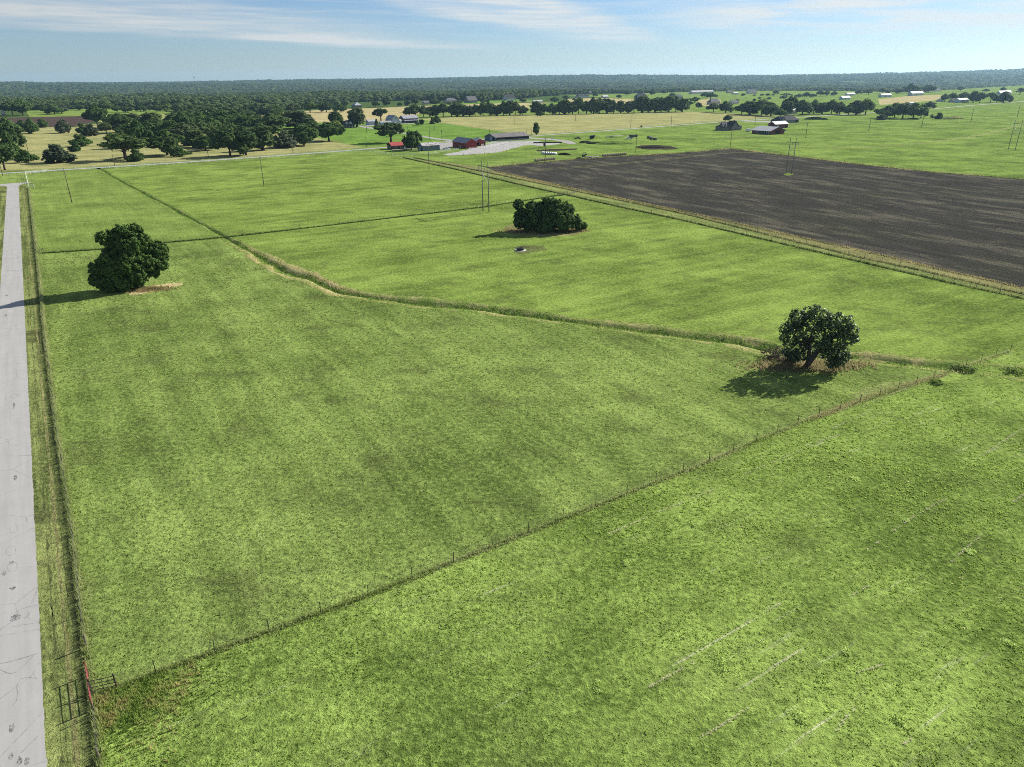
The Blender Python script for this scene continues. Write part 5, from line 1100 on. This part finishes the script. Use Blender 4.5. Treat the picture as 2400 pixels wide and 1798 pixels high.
# right-hand farm
c, a, b_ = lens((1700, 306.5), 1738, 1681)
t = building('house', 'dark grey brick house with steep gables on the bright right meadow', c, a, max(b_, 12), 3.0, 7.0, 'x', 'brick_wall', 'shingle', 'house', 'hip', wins=[('f', 2, 3.4, .8, 2.2), ('f', a-4, a-2.6, .8, 2.2), ('l', 2, 3.4, .8, 2.2), ('l', 7, 8.4, .8, 2.2)], doors=[('f', a*.45, a*.45+1.2, 0, 2.2, 'trim')], over=.5)
MB().prism([(a*.25, -.1), (a*.70, -.1), (a*.70, 3.0), (a*.475, 8.0), (a*.25, 3.0)], 'y', -2.2, 5.5).build('front_wing', M['brick_wall'], t); MB().prism([(x_ + a*.25, z) for x_, z in gable_prof(a*.45, 3.0, 8.0, .5)], 'y', -2.7, 5.6).build('wing_roof', M['shingle'], t)
MB().box(a*.75, a*.75+.9, 5, 5.9, 5, 8.4).build('chimney', M['brick_wall'], t)
MB().prism([(2.5, 2.8), (8.0, 2.8), (5.25, 7.6)], 'x', -.6, 6.0).build('side_gable', M['shingle_grey'], t)
c, a, b_ = lens((1804, 316), 1838, 1762)
t = building('horse_barn', 'red barn with a broad pale metal roof and open stalls on the right meadow', c, a, b_, 3.1, 5.8, 'y', 'dark_red_wall', 'pale_roof', 'barn', doors=[('l', 1.0, b_*.62, .1, 2.6), ('f', a*.35, a*.65, 0, 3.0)], over=1.2)
for i in range(6): MB().box(-.35, -.15, 1.0 + i*b_*.12, 1.2 + i*b_*.12, -.1, 2.9).build('post', M['trim'], t)
MB().prism([(a, 2.0), (a+5.5, 2.0-.15), (a+5.5, 2.0), (a, 2.9)], 'y', .2, b_-.2).build('lean_roof', M['pale_roof'], t)
for i in range(4): MB().box(a+5.2, a+5.4, .4+i*(b_-1)/3, .6+i*(b_-1)/3, -.1, 1.95).build('post', M['trim'], t)
c, a, b_ = lens((1816, 301.5), 1846, 1809)
building('stable', 'smaller dark red barn with a bright white roof behind the red barn', c, a, 8, 3.8, 6.0, 'x', 'dark_red_wall', 'pale_roof', 'barn', doors=[('f', a-3.4, a-1.2, 0, 2.4), ('f', 3, 5, 0, 2.4, 'trim')], over=.6)
c, a, b_ = lens((1826, 290), 1872, 1814)
t = building('ranch_house', 'long dark ranch house with hipped roof beside the far road', c, a, max(b_, 11), 3.0, 7.2, 'x', 'brick_wall', 'shingle', 'house', 'hip', wins=[('f', 2+i*4.6, 3.6+i*4.6, .8, 2.2) for i in range(5)], doors=[('f', a-5.5, a-2.5, 0, 2.4)], chimney=True)
MB().prism([(2, 2.6), (9, 2.6), (5.5, 6.6)], 'y', -1.4, 5).build('front_gable', M['shingle_grey'], t)
# distant houses: (corner, right x, left x, eave, ridge, kind, wall, roof, name, label)
FH = [((1622, 221), 1673, 1614, 6.5, 9.5, 'gable', 'white_wall', 'pale_roof', 'arena_barn', 'very long white-roofed building far off right of centre', 'barn'),
      ((1720, 221.5), 1731, 1715, 4, 6, 'gable', 'white_wall', 'pale_roof', 'shed', 'small white shed right of the very long white building', 'shed'),
      ((1666, 245.5), 1688, 1656, 4.5, 10, 'hip', 'tan_wall', 'shingle_grey', 'house', 'brown hipped house in front of the very long white building', 'house'),
      ((1716, 244.5), 1731, 1711, 3.5, 7, 'gable', 'white_wall', 'shingle_grey', 'house', 'grey-roofed house half hidden behind the far road trees', 'house'),
      ((1755, 220.5), 1774, 1748, 5, 12, 'gable', 'white_wall', 'shingle_grey', 'house', 'white steep-gabled house at the foot of the far forest', 'house'),
      ((1706, 218.5), 1718, 1702, 4, 7, 'gable', 'tan_wall', 'shingle_grey', 'house', 'tan house between the long white building and the white shed', 'house'),
      ((1857, 267), 1869, 1851, 3.5, 7, 'gable', 'white_wall', 'grey_roof', 'house', 'white house glimpsed between the far road trees', 'house'),
      ((1986, 224.5), 2004, 1979, 4, 6.5, 'gable', 'white_wall', 'pale_roof', 'shed', 'pale metal shed far right, left of the fallow field', 'shed'),
      ((1974, 234), 1993, 1968, 4, 7, 'gable', 'pale_blue_wall', 'grey_roof', 'shed', 'pale grey shed behind the far road trees', 'shed'),
      ((2066, 228.5), 2089, 2060, 5, 7.5, 'gable', 'pale_blue_wall', 'pale_roof', 'barn', 'pale metal barn at the left end of the fallow field', 'barn'),
      ((2137, 224.5), 2164, 2127, 5.5, 9.5, 'gable', 'pale_blue_wall', 'pale_roof', 'barn', 'white-roofed barn at the top of the fallow field', 'barn'),
      ((2247, 241.5), 2271, 2244, 5.2, 7.2, 'gable', 'pale_blue_wall', 'grey_roof', 'barn', 'pale grey metal barn beside the right-hand road', 'barn'),
      ((2233, 240.5), 2247, 2229, 3.0, 6.5, 'gable', 'tan_wall', 'shingle', 'house', 'dark-roofed house touching the pale barn by the right-hand road', 'house'),
      ((2343, 222.5), 2370, 2336, 5, 9, 'gable', 'pale_blue_wall', 'pale_roof', 'barn', 'pale barn near the right edge beyond the tree row', 'barn'),
      ((2134, 246), 2145, 2132, 3, 4, 'gable', 'white_wall', 'pale_roof', 'shed', 'white-roofed shelter behind the dark grove', 'shed'),
      ((2204, 238.5), 2211, 2197, 2.5, 4.5, 'hip', 'pale_blue_wall', 'pale_roof', 'shed', 'small pale hut left of the right-hand road trees', 'shed'),
      ((2194, 214.5), 2204, 2190, 4, 8, 'gable', 'white_wall', 'shingle_grey', 'house', 'pale house at the forest edge far right', 'house'),
      ((832, 252.5), 848, 824, 4, 9, 'hip', 'brick_wall', 'pale_roof', 'house', 'grey house with a pale roof at the edge of the straw field', 'house'),
      ((1046, 240.5), 1072, 1039, 4, 9, 'hip', 'tan_wall', 'shingle_grey', 'house', 'pale house among trees behind the long windbreak', 'house'),
      ((1098, 241.5), 1119, 1088, 5, 13, 'gable', 'brick_wall', 'shingle_grey', 'house', 'tall steep-gabled grey house behind the long windbreak', 'house'),
      ((1188, 236), 1208, 1179, 5, 13, 'gable', 'white_wall', 'shingle', 'house', 'dark-roofed house with a white gable behind the long windbreak', 'house'),
      ((1252, 242.5), 1272, 1247, 4, 6, 'gable', 'white_wall', 'pale_roof', 'shed', 'long white shed with a dark door behind a gap in the windbreak', 'shed'),
      ((995, 244.5), 1007, 990, 3, 6, 'gable', 'tan_wall', 'shingle_grey', 'house', 'small tan house at the far side of the straw field', 'house'),
      ((1354, 229.5), 1381, 1348, 4, 9, 'hip', 'white_wall', 'shingle', 'house', 'white-walled house with several dark roofs above the windbreak', 'house'),
      ((1414, 229.5), 1426, 1410, 3, 6, 'gable', 'white_wall', 'pale_roof', 'shed', 'tiny white-roofed shed above the windbreak', 'shed'),
      ((1493, 231.5), 1518, 1486, 4.5, 11, 'hip', 'charcoal_wall', 'shingle', 'house', 'large dark blue-roofed house above the windbreak', 'house'),
      ((1585, 231), 1600, 1579, 4, 9, 'hip', 'brick_wall', 'shingle_grey', 'house', 'brownish house at the right end of the windbreak', 'house'),
      ((1383, 220.5), 1395, 1378, 4, 8, 'gable', 'tan_wall', 'shingle_grey', 'house', 'tan house half buried in the forest edge', 'house'),
      ((4, 271), 13, -12, 4, 10, 'gable', 'white_wall', 'shingle_grey', 'house', 'white gabled house at the left edge behind trees', 'house')]
for C, rx, lx, e, r_, kd, wl, rf, nm, lab, ct in FH:
    c, a, b_ = lens(C, rx, lx); b_ = min(max(b_, 8), 24)
    building(nm, lab, c, a, b_, e, r_, 'x' if a >= b_ or kd == 'hip' else 'y', wl, rf, ct, kd, doors=[('f', a*.35, a*.35+2.5, 0, e*.7)] if ct != 'house' else [], wins=[('f', a*q, a*q+1.6, .9, 2.4) for q in (.15, .5, .78)] if ct == 'house' else [], group=None)
# mast and water tower on the horizon
p = g(1149, 213); p[2] = terrain(p[0], p[1]); hM = height_at(p, 1149, 169); t = thing('radio_mast', 'thin lattice radio mast standing above the forest at centre', 'mast', p)
for k_ in range(3): MB().tube([(1.4*math.cos(k_*2.09), 1.4*math.sin(k_*2.09), 0), (.5*math.cos(k_*2.09), .5*math.sin(k_*2.09), hM)], .22, 4).build('leg', M['steel'], t)
MB().tube([(0, 0, hM*.72), (0, 0, hM*.76)], [3.4, 3.4], 10).build('platform', M['steel'], t)
bz = MB()
for i in range(16): bz.tube([(1.2-.05*i, 0, hM*i/16), (-(1.2-.05*i)*.5, (1.2-.05*i)*.87, hM*(i+1)/16)], .14, 3)
bz.build('lattice', M['steel'], t)
p = g(458, 200); p = p*0.62; p[2] = float(terrain(p[0], p[1])); t = thing('water_tower', 'tiny water tower on the left horizon', 'tower', p); hT = height_at(p, 458, 188.5)
MB().tube([(0, 0, 0), (0, 0, hT*.8)], [2.2, 1.6], 8).build('stem', M['steel'], t); MB().tube([(0, 0, hT*.78), (0, 0, hT*.86), (0, 0, hT*.95), (0, 0, hT)], [3, 9, 9, 3], 12).build('tank', M['steel'], t)

# ------------------------------------------------------------------ vehicles and farm things
M['white_paint'] = plain('white_car_paint', (0.68, 0.68, 0.68), 0.03, 2, 0.25, 0.5)
M['black_paint'] = plain('black_car_paint', (0.02, 0.02, 0.022), 0.1, 2, 0.25, 0.5)
M['rubber'] = plain('tyre_rubber', (0.02, 0.02, 0.02), 0.1, 3, 0.9)
def wheel(t, x, y, r_, w=.24):
    w_ = MB(); w_.tube([(x, y-w/2, r_), (x, y+w/2, r_)], r_, 12); o = w_.build('wheel', M['rubber'], t); MB().tube([(x, y-w/2-.02, r_), (x, y+w/2+.02, r_)], r_*.5, 8).build('rim', M['steel'], o)
def pickup(px, py, rot, paint, label):
    t = thing('pickup_truck', label, 'truck', g(px, py), R(rot))
    MB().prism([(-2.7, .45), (2.7, .45), (2.75, .95), (1.3, 1.05), (-2.7, 1.1)], 'y', -.95, .95).build('body', M[paint], t)
    MB().prism([(-.7, 1.06), (1.35, 1.04), (.65, 1.75), (-.45, 1.78)], 'y', -.85, .85).build('cab', M[paint], t)
    MB().prism([(-.5, 1.15), (1.05, 1.12), (.58, 1.66), (-.38, 1.68)], 'y', -.88, .88).build('window', M['glass'], t)
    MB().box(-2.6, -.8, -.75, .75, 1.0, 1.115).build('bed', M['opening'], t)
    for x_ in (-1.7, 1.75):
        for y_ in (-.85, .85): wheel(t, x_, y_, .38)
    for y_ in (-.65, .65): MB().box(2.70, 2.77, y_-.18, y_+.18, .68, .86).build('headlight', M['trim'], t)
pickup(1119, 326.8, 10, 'white_paint', 'white pickup parked left of the long low barn')
pickup(1354, 326, 15, 'black_paint', 'black pickup parked on the grass among the farm equipment')
pickup(1474, 326.5, 190, 'white_paint', 'white truck parked in front of a dark trailer')
pickup(1046, 351.5, 5, 'white_paint', 'pale old pickup beside the blue shed')
def trailer(px, py, L, Wd, z0, z1, rot, body, label, name='trailer', axles=2):
    t = thing(name, label, 'trailer', g(px, py), R(rot)); MB().box(-L/2, L/2, -Wd/2, Wd/2, z0, z1).build('body', M[body], t)
    MB().prism([(-L/2, z1), (L/2, z1), (L/2-.1, z1+.08), (-L/2+.1, z1+.08)], 'y', -Wd/2+.03, Wd/2-.03).build('top', M[body], t)
    MB().tube([(L/2, 0, z0+.1), (L/2+1.4, 0, z0)], .06, 5).build('drawbar', M['steel'], t)
    for i in range(axles):
        for y_ in (-Wd/2+.1, Wd/2-.1): wheel(t, -L*.12 - i*.9, y_, .38)
trailer(1484, 323.5, 6.5, 2.3, .7, 2.4, 12, 'charcoal_wall', 'dark enclosed trailer right of the white truck')
trailer(1440, 322, 15, 2.4, .8, 1.1, 14, 'concrete', 'long pale flatbed trailer among the farm equipment', axles=3)
trailer(1754, 309.5, 4.6, 2.3, .6, 2.6, 20, 'white_paint', 'white box trailer left of the red barn on the right meadow')
trailer(1388, 370, 7.5, 2.2, .6, .85, -18, 'concrete', 'low pale flatbed trailer at the edge of the plowed field')
trailer(1528, 328, 4, 2, .6, 1.6, 0, 'charcoal_wall', 'dark low wagon right of the white truck')
def tilt_bin(px, py, label):
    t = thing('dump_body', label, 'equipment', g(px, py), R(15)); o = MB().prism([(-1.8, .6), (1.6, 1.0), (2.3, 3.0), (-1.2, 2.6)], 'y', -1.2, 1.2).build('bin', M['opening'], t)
    MB().prism([(-1.25, 2.62), (2.35, 3.02), (2.35, 3.14), (-1.25, 2.74)], 'y', -1.26, 1.26).build('rim', M['dark_pipe'], t)
    for y_ in (-1, 1): wheel(t, -.8, y_, .42); wheel(t, .8, y_, .42)
tilt_bin(1387, 326.5, 'dark tilted dump wagon among the farm equipment')
def tank(px, py, L, r_, rot, mat, label):
    t = thing('storage_tank', label, 'tank', g(px, py), R(rot)); MB().tube([(-L/2-.15, 0, r_+.3), (-L/2, 0, r_+.3), (L/2, 0, r_+.3), (L/2+.15, 0, r_+.3)], [r_*.7, r_, r_, r_*.7], 14).build('tank_body', M[mat], t, True)
    for x_ in (-L*.3, L*.3): MB().box(x_-.12, x_+.12, -r_*.8, r_*.8, -.05, .45).build('saddle', M['dark_pipe'], t)
tank(1522, 326, 3.6, .9, 10, 'charcoal_wall', 'dark horizontal fuel tank, left of two by the wagon'); tank(1535, 329, 3.0, .8, 10, 'charcoal_wall', 'dark horizontal fuel tank, right of two by the wagon')
# round bales
M['hay_bale'] = plain('old_hay', (0.22, 0.19, 0.14), 0.3, 4, 0.95, 0.05, bump=.6); M['wrap'] = plain('white_bale_wrap', (0.66, 0.66, 0.64), 0.06, 2, 0.35, 0.4)
def bale_data(mat):
    return MB().tube([(-.75, 0, .78), (-.68, 0, .78), (.68, 0, .78), (.75, 0, .78)], [.68, .78, .78, .68], 16).data('round_bale', mat, False)
bd1, bd2 = bale_data(M['hay_bale']), bale_data(M['wrap'])
def bales(a, b, n, me, what, group):
    A, B = g(*a), g(*b); an = math.atan2(B[1]-A[1], B[0]-A[0])
    for i in range(n):
        o = obj('round_bale', me, None, A + (B-A)*i/(n-1), an + (math.pi/2 if me is bd2 else 0)); o.scale = (1, 1, 1)
        tag(o, '%s bale in the %s' % (ordinal(i), what), 'bale', group)
bales((1272, 361), (1302, 363), 8, bd2, 'row of white wrapped bales counted from the left', 'white wrapped bales'); bales((1256, 379), (1298, 374.5), 9, bd1, 'grey row at the plowed field left corner, from left', 'grey hay bales, left row'); bales((1415, 367.5), (1465, 363.5), 11, bd1, 'grey row above the plowed field top edge, from left', 'grey hay bales, right row')
def heap(name, label, px, py, rx, ry, h, mat, cat='heap', rot=0):
    n, m_ = 18, 7; V, Fc = [], []
    for j in range(m_):
        for i in range(n):
            a = 2*math.pi*i/n; q = math.cos(j/(m_-1)*math.pi/2)*(0.9+.2*random.random()); V.append((rx*q*math.cos(a), ry*q*math.sin(a), h*math.sin(j/(m_-1)*math.pi/2)*(.85+.3*random.random()) - .05))
    for j in range(m_-1): Fc += [(j*n+i, j*n+(i+1) % n, (j+1)*n+(i+1) % n, (j+1)*n+i) for i in range(n)]
    Fc.append(tuple(range((m_-1)*n, m_*n)))
    return tag(obj(name, mesh_data(name, V, Fc, (M[mat],)), None, g(px, py), R(rot)), label, cat)
heap('soil_heap', 'dark manure heap behind the utility pole in the meadow', 1535, 346.5, 13, 3.0, 1.3, 'mud', rot=10)
heap('brush_heap', 'dark brush heap at the right end of the white bale row', 1322, 363.5, 4.5, 1.4, 1.3, 'mud', rot=-20); heap('silage_heap', 'brown silage heap with a pale face behind the farm equipment', 1372, 334.5, 5, 2.2, 1.4, 'mud', rot=0); heap('silage_heap', 'long brown silage heap right of a shorter one', 1396, 337.5, 7.5, 2.2, 1.2, 'mud', rot=-15)
heap('grass_mound', 'rounded green mound behind the dark manure heap', 1440, 337.5, 14, 5, 1.6, 'meadow', 'mound', rot=0); heap('brush_heap', 'low grey brush heap in the rough hedge far right', 2235, 279, 14, 4, 2.6, 'rough', rot=15); heap('brush_heap', 'small pile of dark debris beside the flatbed at the plowed field', 1357, 372.5, 2.4, 1, .9, 'mud')
heap('hedge', 'long dark clipped hedge right of the ranch house', 1912, 280.5, 13, 2.2, 2.6, 'leaf', 'hedge', rot=-22)
# skid loader arm on the flatbed's left
t = thing('loader', 'dark loader with a raised arm beside the low flatbed trailer', 'loader', g(1368, 368), R(20))
MB().box(-.9, .9, -.7, .7, .4, 1.4).build('body', M['dark_pipe'], t); MB().tube([(-.8, 0, 1.3), (-.6, 0, 2.7), (1.2, 0, 2.8), (1.5, 0, 1.7)], .14, 6).build('arm', M['dark_pipe'], t); MB().box(1.2, 1.9, -.7, .7, 1.2, 1.75).build('bucket', M['dark_pipe'], t)
for x_ in (-.5, .5):
    for y_ in (-.75, .75): wheel(t, x_, y_, .36)
# feed bunk walls, sign, entry frame
t = thing('feed_bunk', 'long low dark concrete feed bunk right of the long barn', 'feed bunk', g(1250, 336), R(4)); MB().box(0, 22, -.5, -.35, 0, .9).build('wall', M['mud'], t); MB().box(0, 22, .35, .5, 0, .7).build('wall', M['mud'], t); MB().box(0, 22, -.35, .35, 0, .25).build('floor', M['concrete'], t)
t = thing('sign_board', 'small blank white sign board at the farm entrance', 'sign', g(1294.5, 329), R(10)); MB().box(-.9, .9, -.04, .04, .8, 2.2).build('board', M['white_pipe'], t); MB().box(-.8, -.7, .05, .15, -.2, 2.0).build('post', M['wood_post'], t); MB().box(.7, .8, .05, .15, -.2, 2.0).build('post', M['wood_post'], t)
t = thing('entry_frame', 'tall pipe entrance frame over the lane right of the long barn', 'gateway', g(1234.5, 316.5), R(20)); hE = 4.6
for x_ in (0, 4.4): MB().tube([(x_, 0, -.2), (x_, 0, hE)], .12, 7).build('post', M['wood_post'], t)
MB().tube([(-.3, 0, hE), (4.7, 0, hE)], .11, 7).build('beam', M['wood_post'], t)
t = thing('equipment_box', 'dark box on a post beside the utility pole below the farmyard', 'box', g(1276, 345.5), R(10)); MB().box(-.7, .7, -.6, .6, 1.0, 3.0).build('box', M['dark_pipe'], t); MB().box(-.15, .15, -.15, .15, -.2, 1.0).build('post', M['wood_post'], t)
# cattle waterer: tyre in a concrete ring
t = thing('cattle_waterer', 'tyre cattle waterer on a pale concrete ring in the far pasture', 'water trough', g(1219.5, 587))
MB().tube([(0, 0, -.02), (0, 0, .10), (0, 0, .12)], [1.75, 1.7, 1.6], 20).build('pad', M['concrete'], t)
ty = MB(); n, m_ = 20, 8; V, Fc = [], []
for i in range(n):
    for j in range(m_):
        a, b_ = 2*math.pi*i/n, 2*math.pi*j/m_; q = .85 + .28*math.cos(b_); V.append((q*math.cos(a), q*math.sin(a), .42+.30*math.sin(b_)))
Fc = [(i*m_+j, ((i+1) % n)*m_+j, ((i+1) % n)*m_+(j+1) % m_, i*m_+(j+1) % m_) for i in range(n) for j in range(m_)]
ty.add(V, Fc).build('tyre', M['rubber'], t, True); MB().tube([(0, 0, .1), (0, 0, .5)], .7, 16).build('water', M['glass'], t)
# ------------------------------------------------------------------ air
m = bpy.data.materials.new('haze'); m.use_nodes = True; N = NT(m.node_tree)
v = N.node('ShaderNodeVolumePrincipled'); v.inputs['Color'].default_value = (0.47, 0.76, 1.0, 1); v.inputs['Density'].default_value = 3.9e-5; v.inputs['Anisotropy'].default_value = 0.35
o = N.node('ShaderNodeOutputMaterial'); N.link(v.outputs[0], o.inputs['Volume'])
hz = MB().box(-17000, 17000, -300, 17000, -30, 220).build('haze', m); tag(hz, 'thin blue haze over the distance', 'haze', kind='stuff')
